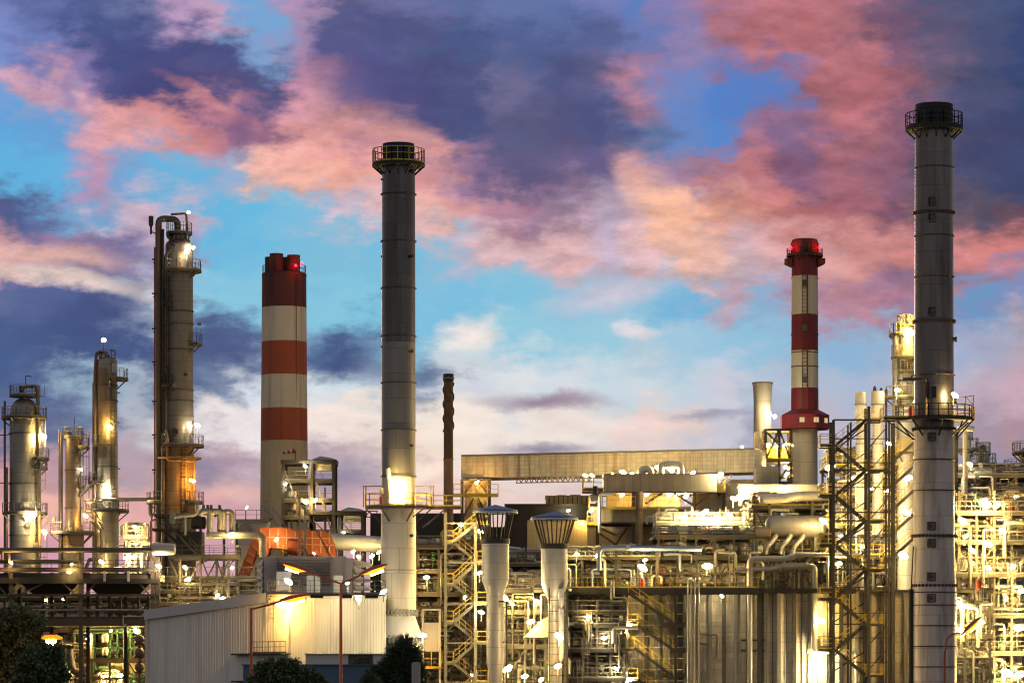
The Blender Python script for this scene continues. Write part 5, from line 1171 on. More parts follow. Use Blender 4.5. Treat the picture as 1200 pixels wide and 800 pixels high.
for q in (500, 528, 557, 586, 615, 645, 674, 704, 733, 762):
    MB().beam((X(976.5, Yw), Yw+3.2, Z(q+26, Yw)), (X(1018, Yw), Yw+3.2, Z(q, Yw)), .13).build('brace', M['steel_dk'], tw, False)
    MB().beam((X(1018, Yw), Yw+3.1, Z(q+26, Yw)), (X(1041, Yw), Yw+3.1, Z(q, Yw)), .11).build('brace', M['steel_dk'], tw, False)
    MB().beam((X(976.5, Yw), Yw-.2, Z(q+14, Yw)), (X(1043, Yw), Yw-.2, Z(q+14, Yw)), .1).build('beam', M['steel_dk'], tw, False)
for p in (997, 1042):
    for yy in (Yw+.1, Yw+3.0): MB().ibeam((X(p, Yw), yy, 0), (X(p, Yw), yy, Z(495, Yw)), .18, .18).build('post', M['steel_dk'], tw, False)
# second stair bank, tight against the stack
Y = 349.; z = lambda q: Z(q, Y); x_ = lambda p: X(p, Y)
t = thing('stair_bank', 'bank of parallel flights with yellow handrails squeezed behind the right grey stack', 'stair', (x_(1058), Y, 0))
for q in (541, 569, 597, 625, 653):
    flight(t, (x_(1046), Y+.6, z(q)), (x_(1076), Y+.6, z(q-27)), .9, 'steel')
    landing(t, x_(1076), x_(1092), Y, Y+2.6, z(q-27), 'steel', 'yellow', 'b'); landing(t, x_(1034), x_(1046), Y, Y+2.6, z(q), 'steel', 'yellow', 'fb')
    MB().beam((x_(1078), Y+2, z(q-27)), (x_(1078), Y+2, z(q)), .12).build('hanger', M['steel'], t, False)
for p in (1046, 1121): MB().ibeam((x_(p), Y-.2 if p < 1100 else Y+.5, 0), (x_(p), Y-.2 if p < 1100 else Y+.5, z(496 if p < 1100 else 505)), .4, .4).build('post', M['steel_dk'], t, False)

# ================================================================== cowled vents
def cowl(label, cx_px, apex, rim, rw, neck, nw, body, low, Y):
    s = Y/F; cx = X(cx_px, Y); z = lambda q: Z(q, Y)
    t = thing('cowled_vent', label, 'vent stack', (cx, Y, 0))
    o = MB().lathe(cx, Y, [(.9*rw*s, z(rim)-.02), (rw*s, z(rim)-.05), (rw*s, z(rim)+.12), (.01, z(apex))], 24).build('cowl_roof', M['bluetop'], t)
    MB().lathe(cx, Y, [(rw*s*1.0, z(rim)-.19), (rw*s*1.02, z(rim)-.19), (rw*s*1.02, z(rim)-.06), (rw*s, z(rim)-.06)], 24).build('roof_rim', M['trim'], o)
    for i in range(12):
        a = 2*PI*i/12+.13; c, s_ = math.cos(a), math.sin(a)
        MB().beam((cx+nw*s*.93*c, Y+nw*s*.93*s_, z(neck)), (cx+rw*s*.88*c, Y+rw*s*.88*s_, z(rim)-.1), .11).build('strut', M['steel_dk'], t, False)
    MB().lathe(cx, Y, [(nw*s, z(neck)-.25), (nw*s*1.06, z(neck)-.2), (nw*s*1.06, z(neck)+.25), (nw*s*.95, z(neck)+.25)], 32).build('neck_ring', M['steel_dk'], t)
    MB().lathe(cx, Y, [(h*s, max(0, z(q))) for q, h in reversed(body)], 40).build('barrel', M['clad_lt'], t)
    if low: low(t, cx, s, z)
    return t
def low1(t, cx, s, z):
    pipe(t, [(cx+4*s, 325-2, z(705)), (cx+13*s, 325-2, z(705)), (cx+13*s, 325-2, z(800))], .08, 'steel_dk', 6)
    for q in (712, 752): MB().beam((cx+8*s, 325-1, z(q)), (cx+15*s, 325-1, z(q)), .1).build('bracket', M['steel_dk'], t)
cowl('left blue-roofed cowl vent on a tall pale two-stage barrel', 580.5, 591, 599, 26, 634, 16, [(635, 16), (679, 16), (694, 10.3), (776, 10.3), (786, 8.2), (872, 8.2)], low1, 325.)
def low2(t, cx, s, z):
    for q0, q1 in ((697, 709), (709, 780)):
        pass
    MB().lathe(cx+1*s, 325.+1.2, [(8*s, 0), (8*s, z(706)), (.01, z(705))], 24).build('riser_duct', M['clad_lt'], t)
    MB().lathe(cx+8*s, 325.-1.2, [(1.2*s, z(712)), (3.2*s, z(708)), (3.4*s, z(697)), (3.2*s, z(690))], 16).build('drain_cone', M['clad_lt'], t)
    MB().lathe(cx+8*s, 325.-1.2, [(.02, z(777)), (2.4*s, z(773)), (3.1*s, z(770)), (3.1*s, z(715)), (1.2*s, z(712))], 16).build('drain_cone', M['clad_lt'], t)
    pipe(t, [(cx+15*s, 325-.6, z(690)), (cx+15*s, 325-.6, z(872))], .12, 'steel_dk', 6)
    for q in (703, 716, 728, 741, 753, 766, 779, 791): MB().beam((cx-7*s, 325-1.1, z(q)), (cx+15*s, 325-.7, z(q)), .06).build('hoop', M['steel_dk'], t)
    for p in (-6, 15): MB().beam((cx+p*s, 325-1.1, z(690)), (cx+p*s, 325-1.1, z(872)), .09).build('stringer', M['steel_dk'], t)
cowl('right blue-roofed cowl vent on a pale barrel with a conical bottom', 649.5, 599, 607, 27.5, 640, 15.5, [(641, 15.5), (684, 15.5), (698, 10), (709, 4.2), (872, 4.0)], low2, 325.)

# ================================================================== fired heater block
Y = 352.; z = lambda q: Z(q, Y); x_ = lambda p: X(p, Y); s = Y/F
t = thing('fired_heater', 'broad plate-walled furnace block with many upright ribs, stairs and galleries on its face', 'furnace', (x_(868), Y, 0))
MB().box(x_(664), x_(800), Y+.3, Y+12, 0, z(692)).build('wall', M['beigewall'], t, False)['label'] = 'paler left wall behind the galleries'
MB().box(x_(800.2), x_(886), Y, Y+12, 0, z(692)).build('wall', M['heater'], t, False)
MB().box(x_(886.2), x_(1074), Y-.5, Y+12, 0, z(693)).build('wall', M['heater'], t, False)['label'] = 'ribbed right hand wall'
for k, p in enumerate((668, 676, 684, 690, 700, 712, 722, 731, 744, 757, 770, 783, 797)):
    MB().ibeam((x_(p), Y+.1, 0), (x_(p), Y+.1, z(693)), .34 if k % 2 else .55, .35).build('buckstay', M['galv' if k % 3 else 'steel'], t, False)
for k, p in enumerate((803, 818, 832, 848, 862, 876)): MB().ibeam((x_(p), Y-.2, 0), (x_(p), Y-.2, z(693)), .36, .36).build('buckstay', M['steel' if k % 2 else 'galv'], t, False)
for k, p in enumerate((889, 897, 912, 930, 948, 966, 985, 1003, 1018, 1033, 1045, 1060)): MB().ibeam((x_(p), Y-.75, 0), (x_(p), Y-.75, z(694)), .38, .45).build('buckstay', M['galv' if k % 3 else 'steel_dk'], t, False)
for q in range(706, 812, 13):
    MB().box(x_(886.5), x_(1074), Y-.6, Y-.51, z(q)-.05, z(q)+.05).build('girt', M['heater'], t, False); MB().box(x_(664), x_(886), Y-.12, Y-.03, z(q)-.05, z(q)+.05).build('girt', M['heater'], t, False)
for p in (892, 905, 921, 939, 957, 976, 994, 1011): MB().box(x_(p)-.04, x_(p)+.04, Y-.66, Y-.61, 0, z(694)).build('seam_strip', M['steel_dk'], t, False)
MB().box(x_(884), x_(1078), Y-1.2, Y+12, z(693), z(691)).build('roof_curb', M['steel_br'], t, False)
landing(t, x_(655), x_(886), Y-3.2, Y+.2, z(689.5), 'steel_dk', 'yellow', 'fl', name='top_gallery', thick=.7)
landing(t, x_(886), x_(1000), Y-3.0, Y-.8, z(690), 'steel_dk', 'steel_dk', '', name='top_gallery', thick=.5)
for q, a, c in ((731, 684, 729), (760, 700, 732), (794, 684, 733)): landing(t, x_(a), x_(c), Y-2.4, Y-.3, z(q), 'steel', 'steel', 'fl', name='side_gallery', thick=.3)
for q, a, c in ((731, 776, 802), (761, 786, 803), (790, 776, 802)): landing(t, x_(a), x_(c), Y-2.4, Y-.3, z(q), 'steel_dk', 'steel_dk', 'fr', name='side_gallery', thick=.3)
for (xa, qa, xb, qb) in ((735, 695, 788, 731), (746, 733, 787, 760), (742, 759, 788, 793), (746, 795, 790, 826)):
    flight(t, (x_(xb), Y-2.9 if qa in (695, 759) else Y-1.6, z(qb)), (x_(xa), Y-2.9 if qa in (695, 759) else Y-1.6, z(qa)), 1.0, 'steel_dk')
for q, a, c in ((733, 728, 746), (760, 729, 742), (795, 728, 746)): landing(t, x_(a), x_(c), Y-3.3, Y-.3, z(q), 'steel_dk', 'yellow', 'f')
for p in (733, 790): MB().ibeam((x_(p), Y-3.2, 0), (x_(p), Y-3.2, z(692)), .25, .25).build('stair_post', M['steel_dk'], t, False)
for p, x2 in ((655, 672), (690, 684)):
    MB().beam((x_(p), Y-2.8, z(705)), (x_(p+8), Y-.6, z(694)), .16).build('knee_brace', M['galv'], t, False)
for k, p in enumerate((804, 808, 812, 816.5)): pipe(t, [(x_(p), Y-3.6, 0), (x_(p), Y-3.6, z(680)), (x_(p+1.5), Y-3.2, z(679))], .09, 'pipe', 7, 'riser_pipe')
for pts in ([(715, 681), (715, 705), (730, 705), (730, 745)], [(718, 681), (718, 701), (733, 701), (733, 760)]): pipe(t, [(x_(p), Y-3.5, z(q)) for p, q in pts], .1, 'pipe', 7, 'bent_pipe')
for pts in ([(819, 738), (820, 743), (840, 743), (840, 770)], [(819, 750), (819, 754), (828, 754)]): pipe(t, [(x_(p), Y-.8, z(q)) for p, q in pts], .12, 'clad_dk', 8, 'bent_pipe')
for pts, r in (([(877, 812), (877, 655.5), (898, 655), (915, 655.5), (930, 652)], .3), ([(862, 668), (905, 667), (918, 662)], .24), ([(914, 663.5), (953, 664), (953, 760)], .3), ([(944, 763), (1002, 763.5), (1002, 812)], .26), ([(930, 650), (1010, 652), (1012, 690)], .24), ([(955, 652), (968, 651), (968, 690)], .16)):
    pipe(t, [(x_(p), Y-1.9, z(q)) for p, q in pts], r, 'pipe', 12, 'silver_pipe', 1.6)
for q in (750, 762): MB().box(x_(867), x_(896), Y-1.7, Y-1.5, z(q)-.1, z(q)+.1).build('pipe_clamp', M['steel_dk'], t, False)
for p0, q0, p1, q1 in ((880, 692, 905, 672), (905, 690, 925, 675), (930, 692, 915, 680)): MB().beam((x_(p0), Y-.6, z(q0)), (x_(p1), Y-.6, z(q1)), .16).build('brace', M['steel_dk'], t, False)
MB().ladder(x_(894), Y-1.4, 0, z(693), .5, cage=False).build('ladder', M['steel_dk'], t, False)
landing(t, x_(958), x_(976), Y-2.6, Y-.8, z(758), 'steel_dk', 'steel', 'fl', name='side_gallery')

module('railed galleries and conduits fixed to the left face of the furnace', 668, 731, [716, 731, 760, 794], 812, 348.2, 2.2, 5, 61, rail='galv', steel='steel_dk', pipes=('pipe','galv','clad','pipe_dk'), nh=3, nv=7, ves=0, exch=0, valves=4, serp=8, boxes=5, pr=(.05,.13))
# ================================================================== conveyor gallery and buildings behind the middle
Ya, Yb_ = 432., 420.; pa = Vector((X(541, Ya), Ya, 0)); pb = Vector((X(884, Yb_), Yb_, 0)); zt, zl = Z(535, Ya), Z(560, Ya)
t = thing('conveyor_gallery', 'long level sheet-clad gallery bridging across the middle, rust streaked below its eave', 'gallery', (pa.x, pa.y, 0))
d = (pb-pa).normalized(); nr = Vector((-d.y, d.x, 0))*6
vs = [pa, pb, pb+nr, pa+nr]
MB().add([(v.x, v.y, zl) for v in vs]+[(v.x, v.y, zt) for v in vs], [(0,1,5,4),(1,2,6,5),(2,3,7,6),(3,0,4,7),(3,2,1,0)]).build('cladding', M['gallery'], t, False)
MB().add([(v.x, v.y, zt+.002) for v in (pa-nr*.03, pb-nr*.03, pb+nr*1.03, pa+nr*1.03)]+[(v.x, v.y, zt+.25) for v in (pa-nr*.03, pb-nr*.03, pb+nr*1.03, pa+nr*1.03)], [(3,2,1,0),(4,5,6,7),(0,1,5,4),(1,2,6,5),(2,3,7,6),(3,0,4,7)]).build('roof', M['galv'], t, False)
L = (pb-pa).length; b = MB(); k = 0
while k*1.5 < L: p = pa+d*k*1.5-nr.normalized()*.06; b.beam((p.x, p.y, zl), (p.x, p.y, zt), .08, .1); k += 1
b.build('ribs', M['gallery'], t, False)
b = MB(); n = 30; f0, f1 = .19, .46
for i in range(n):
    p, q = pa+d*L*(f0+(f1-f0)*i/n), pa+d*L*(f0+(f1-f0)*(i+1)/n); za, zb2 = zl-.1, zl-.75
    b.beam((p.x, p.y, za if i % 2 else zb2), (q.x, q.y, zb2 if i % 2 else za), .1)
p, q = pa+d*L*f0, pa+d*L*f1; b.beam((p.x, p.y, zl-.75), (q.x, q.y, zl-.75), .12)
b.build('under_truss', M['rustlow'], t, False)
z = lambda q: Z(q, 430.); x_ = lambda p: X(p, 430.)
t = thing('gallery_tower', 'floodlit boxed tower with yellow railed platform under the left end of the long gallery', 'tower', (x_(557), 430, 0))
MB().box(x_(544), x_(571), 431, 436, 0, z(562)).build('body', M['beigewall'], t, False)
for p in (541.5, 573.5): MB().ibeam((x_(p), 430.5, 0), (x_(p), 430.5, z(561)), .4, .4).build('post', M['steel_br'], t, False)
MB().box(x_(540), x_(575), 430.2, 430.9, z(562), z(560.6)).build('head_beam', M['steel_br'], t, False)
for a, c in (((543, 580), (556, 563)), ((572, 580), (560, 563)), ((543, 605), (555, 583)), ((572, 605), (560, 583))): MB().beam((x_(a[0]), 430.6, z(a[1])), (x_(c[0]), 430.6, z(c[1])), .2).build('brace', M['steel_br'], t, False)
landing(t, x_(531), x_(584), 428.5, 430.1, z(580), 'yellow', 'yellow', 'flr', name='platform', h=1.3)
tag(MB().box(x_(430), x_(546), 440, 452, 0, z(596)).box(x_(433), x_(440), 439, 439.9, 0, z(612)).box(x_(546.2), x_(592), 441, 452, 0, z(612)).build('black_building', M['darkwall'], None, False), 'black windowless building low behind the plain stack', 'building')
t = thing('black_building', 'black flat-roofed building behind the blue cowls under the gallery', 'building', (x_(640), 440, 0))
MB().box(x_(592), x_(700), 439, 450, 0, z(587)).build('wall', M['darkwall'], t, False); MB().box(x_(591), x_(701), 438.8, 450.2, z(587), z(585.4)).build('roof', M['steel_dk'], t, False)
t = thing('roof_building', 'small olive box building with ribbed front on top of the black flat roof', 'building', (x_(662), 442, z(585.4)))
MB().box(x_(641), x_(692), 442, 449, z(585.4)+.002, z(575)).build('wall', M['beigewall'], t, False); MB().box(x_(640), x_(693), 441.8, 449.2, z(575), z(573.8)).build('roof', M['galv'], t, False)
for i in range(9): p = 645+i*5.6; MB().box(x_(p)-.07, x_(p)+.07, 441.8, 441.98, z(585), z(575.2)).build('mullion', M['steel_br'], t, False)
for p0, p1, q in ((654, 666, 572.5), (670, 683, 572)): MB().box(x_(p0), x_(p1), 443, 446, z(573.8)+.002, z(q)).build('roof_vent', M['galv'], t, False)
tag(MB().box(x_(618), x_(690), 424, 432, 0, z(612)).build('bunker_building', M['beigewall'], None, False), 'tall plain beige wall building between the right cowl vent and the lit boxes', 'building')
# transfer house: two stacked boxes with yellow decks
Y = 412.; z = lambda q: Z(q, Y); x_ = lambda p: X(p, Y)
t = thing('transfer_house', 'floodlit pale box houses stacked under the gallery with yellow railings between them', 'building', (x_(770), Y, 0))
MB().box(x_(708), x_(840), Y, Y+7, z(576), z(556)).build('upper_box', M['beigewall'], t, False); MB().box(x_(694), x_(778), Y-1, Y+7, z(612), z(597)).build('lower_box', M['beigewall'], t, False)
MB().box(x_(707), x_(841), Y-.2, Y+7.2, z(556), z(554.9)).build('roof', M['galv'], t, False); MB().box(x_(706), x_(846), Y-.6, Y+7.2, z(577.6), z(576.1)).build('floor_beam', M['steel_br'], t, False)
MB().box(x_(692), x_(780), Y-1.3, Y+7.2, z(613.6), z(612.1)).build('floor_beam', M['steel_br'], t, False)
MB().box(x_(712), x_(800), Y+4, Y+7, z(596.8), z(577.7)).build('back_wall', M['beigewall'], t, False); MB().box(x_(815), x_(842), Y+1, Y+7, z(612), z(577.7)).build('right_box', M['beigewall'], t, False)
landing(t, x_(690), x_(812), Y-2.4, Y+3.8, z(596), 'yellow', 'yellow', 'fl', name='deck', h=1.35, rw=.09); landing(t, x_(683), x_(707), Y-1.2, Y+5, z(573), 'steel_br', 'yellow', 'fl', name='deck', h=1.35, rw=.09)
landing(t, x_(841), x_(850), Y-1.0, Y+5, z(575), 'yellow', 'yellow', 'fr', name='deck', h=1.5, rw=.09); landing(t, x_(688), x_(700), Y-2.2, Y+3, z(614), 'yellow', 'yellow', 'fl', name='deck', h=1.5)
for p in (700, 742, 813, 848): MB().ibeam((x_(p), Y-.4, 0), (x_(p), Y-.4, z(577)), .4, .4).build('post', M['steel_br'], t, False)
for a, c in (((815, 592), (834, 578)), ((812, 592), (790, 578)), ((756, 590), (776, 578)), ((850, 570), (857, 556))): MB().beam((x_(a[0]), Y-.45, z(a[1])), (x_(c[0]), Y-.45, z(c[1])), .25).build('brace', M['steel_br'], t, False)
for p0, p1, q in ((752, 763, 548), (775, 799, 543)): pipe(t, [(x_(p0), Y+2, z(556)), (x_(p0), Y+2, z(q)), (x_(p1), Y+2, z(q)), (x_(p1), Y+2, z(556))], .45, 'clad_lt', 10, 'roof_duct')
for a, c in (((703, 625), (725, 640)), ((720, 640), (735, 618))): MB().beam((x_(a[0]), Y, z(a[1])), (x_(c[0]), Y, z(c[1])), .25).build('strut', M['steel_br'], t, False)
MB().add([(x_(700),Y-1,z(616)),(x_(730),Y-1,z(620)),(x_(722),Y-1,z(626)),(x_(700),Y+4,z(616)),(x_(730),Y+4,z(620)),(x_(722),Y+4,z(626))], [(0,1,2),(5,4,3),(0,3,4,1),(1,4,5,2),(2,5,3,0)]).build('hopper', M['beigewall'], t, False)
pipe(t, [(x_(702), Y-2.5, z(625)), (x_(702), Y-2.5, z(580)), (x_(718), Y-2.5, z(580))], .2, 'white', 8, 'vent_pipe')
MB().axis((x_(697), Y-2, z(588)), (x_(697), Y-2, z(570)), [(0, .001), (0, .5), (.7, .7), (.9, .3), (1.8, .3)], 12).build('hoist_block', M['steel_dk'], t)
tag(MB().box(x_(690), x_(900), Y+8, Y+14, 0, z(600)).box(x_(840), x_(905), Y+5, Y+7.9, 0, z(562)).build('boiler_house', M['beigewall'], None, False), 'broad beige building mass under and behind the gallery boxes', 'building')
tag(MB().box(x_(862), x_(917), Y+8.5, Y+15, z(600)+.01, z(556)).build('end_house', M['beigewall'], None, False), 'pale end house where the gallery meets the short concrete stack', 'building')
tag(MB().box(x_(887), x_(914), Y+2, Y+6, z(566), z(545)).box(x_(884), x_(918), Y+1.8, Y+6.5, z(568), z(566.2)).box(x_(886), x_(888), Y+2.2, Y+2.8, 0, z(568.2)).box(x_(912), x_(914), Y+2.2, Y+2.8, 0, z(568.2)).build('box_house', M['beigewall'], None, False), 'small square beige box on a dark beam beside the short concrete stack', 'building')
t = thing('grey_vent_pipe', 'short stout grey vent pipe standing before the yellow railed box houses', 'vent stack', (X(749, 385), 385, 0))
MB().lathe(X(749, 385), 385, [(.42, 0), (.42, Z(580, 385)), (.5, Z(579, 385)), (.5, Z(576, 385)), (.4, Z(576, 385)), (.38, Z(581, 385))], 20).build('shaft', M['clad_dk'], t)
# lattice frame by the concrete stack
Y = 426.; z = lambda q: Z(q, Y); x_ = lambda p: X(p, Y)
t = thing('lit_frame', 'open steel frame full of yellow light between the concrete stack and the red cabin chimney', 'steel frame', (x_(913), Y, 0))
for p in (897, 913, 927):
    for yy in (Y, Y+4): MB().ibeam((x_(p), yy, 0), (x_(p), yy, z(503)), .35, .35).build('post', M['steel_br'], t, False)
for q in (503.5, 540, 565): MB().box(x_(896), x_(928), Y-.1, Y+4.2, z(q)-.15, z(q)+.15).build('beam', M['steel_br'], t, False)
for a, c in (((897, 540), (912, 505)), ((914, 505), (926, 538)), ((914, 562), (926, 542)), ((898, 506), (912, 520))): MB().beam((x_(a[0]), Y, z(a[1])), (x_(c[0]), Y, z(c[1])), .22).build('brace', M['steel_br'], t, False)
landing(t, x_(890), x_(928), Y-.2, Y+4, z(538), 'yellow', 'yellow', 'fr', name='deck', h=2.0, rw=.1); landing(t, x_(914), x_(930), Y-.2, Y+4, z(556), 'yellow', 'yellow', 'fr', name='deck', h=1.6, rw=.1)
MB().box(x_(898), x_(926), Y+3, Y+3.4, z(540), z(522)).build('back_panel', M['yellow'], t, False)

# ================================================================== pipework decks
module('dark deck of blue-grey pipes and drums on the furnace, left of its stair', 660, 770, [652], 690, 354, 9, 6, 41, rail='galv', steel='steel_dk', pipes=('pipe','pipe_blue','galv','clad_dk'), nh=7, nv=24, ves=3, exch=2, top=637, valves=8)
module('dense dark deck of pipes on top of the furnace, right of its stair', 772, 882, [628, 652], 690, 355, 9, 6, 42, rail='steel_dk', steel='steel_dk', pipes=('pipe','pipe_blue','galv','clad'), nh=6, nv=22, ves=2, exch=2, top=617, valves=8)
module('blazing white pipe deck below the gallery houses', 772, 890, [612, 624], 640, 384, 8, 7, 43, rail='white', steel='galv', pipes=('white','pipe','clad_lt','white'), nh=6, nv=24, ves=3, exch=2, top=594, valves=9, pr=(.08,.2))
module('lit pipe deck with railings left of the dark zigzag stair tower', 884, 975, [592, 644], 692, 366, 8, 5, 44, rail='yellow', steel='steel', pipes=('pipe','clad_lt','white','clad'), nh=7, nv=21, ves=2, exch=1, top=576, valves=7, pr=(.1,.3))
module('bright steelwork packed behind the dark zigzag stair tower', 972, 1074, [545, 580, 615, 650], 692, 358, 8, 5, 45, rail='yellow', steel='steel', pipes=('white','pipe','clad_lt','galv'), nh=3, nv=15, ves=2, exch=1, top=520, valves=4)
module('dim lattice of pipes right behind the tall plain stack', 488, 566, [640, 668, 695, 730, 765], 800, 362, 8, 4, 46, rail='steel', steel='steel_br', pipes=('pipe_dk','clad','galv','clad_dk'), nh=3, nv=12, ves=1, exch=1, top=622, valves=4)
module('glowing pump deck between the two cowl vents', 592, 662, [690, 716, 756], 800, 346, 8, 4, 47, rail='galv', steel='galv', pipes=('white','pipe','clad_lt','galv'), nh=4, nv=18, ves=2, exch=2, top=668, valves=6)
module('pale pipe rack beyond the cowl vents', 560, 700, [660, 690, 730], 800, 376, 8, 6, 48, rail='galv', steel='steel', pipes=('pipe','clad','galv'), nh=4, nv=13, ves=2, exch=2, top=640, valves=4)
tag(MB().box(X(455, 392), X(700, 392), 392, 398, 0, Z(672, 392)).build('compressor_house', M['beigewall'], None, False), 'long beige house behind the stair tower and cowl vents', 'building')
# right hand process area
module('blazing front process deck right of the grey stack', 1124, 1206, [600, 634, 672, 720, 764], 805, 344, 7, 5, 51, rail='galv', steel='steel', pipes=('pipe','clad_lt','galv','clad','pipe_dk'), nh=5, nv=15, ves=2, exch=1, top=575, valves=6)
module('upper rear process deck at the right edge', 1118, 1215, [556, 585, 620, 655], 800, 362, 8, 5, 52, rail='galv', steel='steel', pipes=('pipe','clad','galv','white'), nh=4, nv=16, ves=2, exch=1, top=540, valves=4)
module('deck of pipes beside the foot of the right grey stack', 1120, 1160, [690, 744], 805, 338, 4, 3, 53, rail='steel', steel='steel', pipes=('white','pipe','clad_lt'), nh=4, nv=13, ves=1, exch=1, valves=5)
tag(MB().box(X(1060, 378), X(1230, 378), 378, 384, 0, Z(600, 378)).build('process_shelter', M['beigewall'], None, False), 'pale shelter wall behind the right hand process decks', 'building')
tag(MB().box(X(700, 380), X(1075, 380), 376, 381, 0, Z(648, 380)).build('long_shelter', M['beigewall'], None, False), 'long pale shelter wall behind the furnace top pipework', 'building')
def col2(label, px, hw, top, bot, Y, m='clad_lt', rings=(), plats=(), rail='yellow', group='tall process columns'):
    t, cx, r = column(label, px, hw, top, bot, Y, m, rings, group=group)
    for q, ro, a0, a1 in plats: ring_platform(t, cx, Y, r, r+ro, Z(q, Y), a0, a1, rail=rail)
    return t, cx, r
t, cx, r = col2('bright floodlit column with top cage just left of the right grey stack', 1061, 9.5, 384, 872, 358, 'clad_lt', (420, 446), [(392, .9, 90, 260), (419, 1.0, -150, 20), (436, .7, -160, -60), (466, 1.2, -180, 0), (530, 1, -180, 0)])
ring_platform(t, cx, 358, .1, r*1.02, Z(382, 358), rail='yellow', brk=0); side_ladder(t, cx, 358, r, Z(466, 358), Z(392, 358), -100, 'galv')
pipe(t, [(cx-.9, 357, Z(395, 358)), (cx-1.15, 357, Z(398, 358)), (cx-1.15, 357, Z(520, 358))], .34, 'clad', 10)
MB().lathe(cx, 358, [(.5, Z(382, 358)), (.5, Z(379, 358)), (.01, Z(377.5, 358))], 12).build('top_nozzle', M['steel_dk'], t)
for lab, px, hw, tp in (('left of two short white cylinders behind the stair tower top', 1008.5, 6.7, 459.5), ('right and wider of two short white cylinders behind the stair tower top', 1028.5, 8, 458.5)):
    s = 356/F; cx = X(px, 356); t = thing('white_silencer', lab, 'vent stack', (cx, 356, 0))
    MB().lathe(cx, 356, [(hw*.8*s, Z(626, 356)), (hw*.8*s, Z(505, 356)), (hw*.8*s, Z(492, 356)), (hw*s, Z(489, 356)), (hw*s, Z(tp, 356)), (hw*.85*s, Z(tp, 356)), (hw*.85*s, Z(tp+6, 356))], 28).build('shell', M['clad_lt'], t)
    for q in (474, 520, 566): flange(t, cx, 356, hw*s if q < 489 else hw*.8*s, Z(q, 356), .12, .06, 'galv')
for lab, px, q in (('leftmost of three thin dark exhaust tips above the white cylinders', 1025, 452), ('middle of three thin dark exhaust tips above the white cylinders', 1032.5, 454), ('rightmost of three thin dark exhaust tips above the white cylinders', 1038.5, 455)):
    t = thing('exhaust_tip', lab, 'vent stack', (X(px, 360), 360, 0)); MB().lathe(X(px, 360), 360, [(.12, 0), (.12, Z(q+7, 360)), (.2, Z(q+6, 360)), (.16, Z(q+2, 360)), (.05, Z(q, 360))], 10).build('shaft', M['pipe_dk'], t)
t = thing('pressure_vessel', 'big pale horizontal vessel with sloping legs of pipe left of the zigzag stair tower', 'vessel', (X(925, 360), 360, Z(645, 360)))
MB().drum((X(896, 360), 359.5, Z(618, 360)), (X(968, 360), 359.5, Z(618, 360)), 1.25, 28, .45).build('shell', M['clad'], t)
MB().drum((X(882, 360), 358.4, Z(625, 360)), (X(902, 360), 358.4, Z(625, 360)), .62, 20, .2).build('drum', M['clad_dk'], t)
for p in (908, 925, 940): pipe(t, [(X(p, 360), 358.6, Z(628, 360)), (X(p-4, 360), 358, Z(634, 360)), (X(p-12, 360), 357.8, Z(642, 360)), (X(p-13, 360), 357.8, Z(650, 360))], .28, 'clad', 10, 'sloping_pipe')
for p in (905, 955): MB().box(X(p, 360)-.2, X(p, 360)+.2, 358.8, 360.2, Z(645, 360), Z(628, 360)).build('saddle', M['steel'], t)
t = thing('long_duct', 'long white insulated duct with a stepped end left of the zigzag stair tower', 'duct', (X(925, 368), 366, Z(590, 368)))
pipe(t, [(X(888, 366), 364, Z(585.5, 366)), (X(918, 366), 364, Z(585, 366)), (X(928, 366), 364, Z(582.5, 366)), (X(976, 366), 364, Z(582, 366))], .52, 'clad_lt', 14)
pipe(t, [(X(892, 366), 363, Z(588, 366)), (X(920, 366), 363, Z(587, 366))], .34, 'white', 12, 'white_pipe')
for p in (900, 950): MB().ibeam((X(p, 366), 364, 0), (X(p, 366), 364, Z(587, 366)), .25, .25).build('post', M['steel'], t, False)
tag(MB().box(X(868, 372), X(962, 372), 372, 376, Z(590, 372), Z(569, 372)).box(X(872, 372), X(874, 372), 373, 374, 0, Z(590.2, 372)).box(X(955, 372), X(957, 372), 373, 374, 0, Z(590.2, 372)).box(X(866, 372), X(964, 372), 371.8, 376.2, Z(569, 372), Z(567.5, 372)).build('pale_container', M['white'], None, False), 'long pale cabin with a flat roof below the red cabin chimney', 'building')
pipe_t = thing('blue_pipe', 'blue-grey pipe with an elbow end above the furnace deck', 'pipe', (X(735, 351), 351, Z(689, 351)))
pipe(pipe_t, [(X(702, 351), 350.6, Z(668, 351)), (X(702, 351), 350.6, Z(641.5, 351)), (X(770, 351), 350.6, Z(642.5, 351)), (X(822, 351), 350.6, Z(643, 351))], .26, 'pipe_blue', 10)
MB().box(X(733, 351), X(738, 351), 350.2, 351, Z(644, 351), Z(638.5, 351)).build('saddle', M['pipe_blue'], pipe_t)
for p in (722, 770): MB().ibeam((X(p, 351), 350.8, Z(689, 351)), (X(p, 351), 350.8, Z(645, 351)), .3, .3).build('post', M['steel_dk'], pipe_t, False)
MB().beam((X(708, 351), 350.8, Z(648, 351)), (X(721, 351), 350.8, Z(660, 351)), .2).build('brace', M['steel_dk'], pipe_t, False)
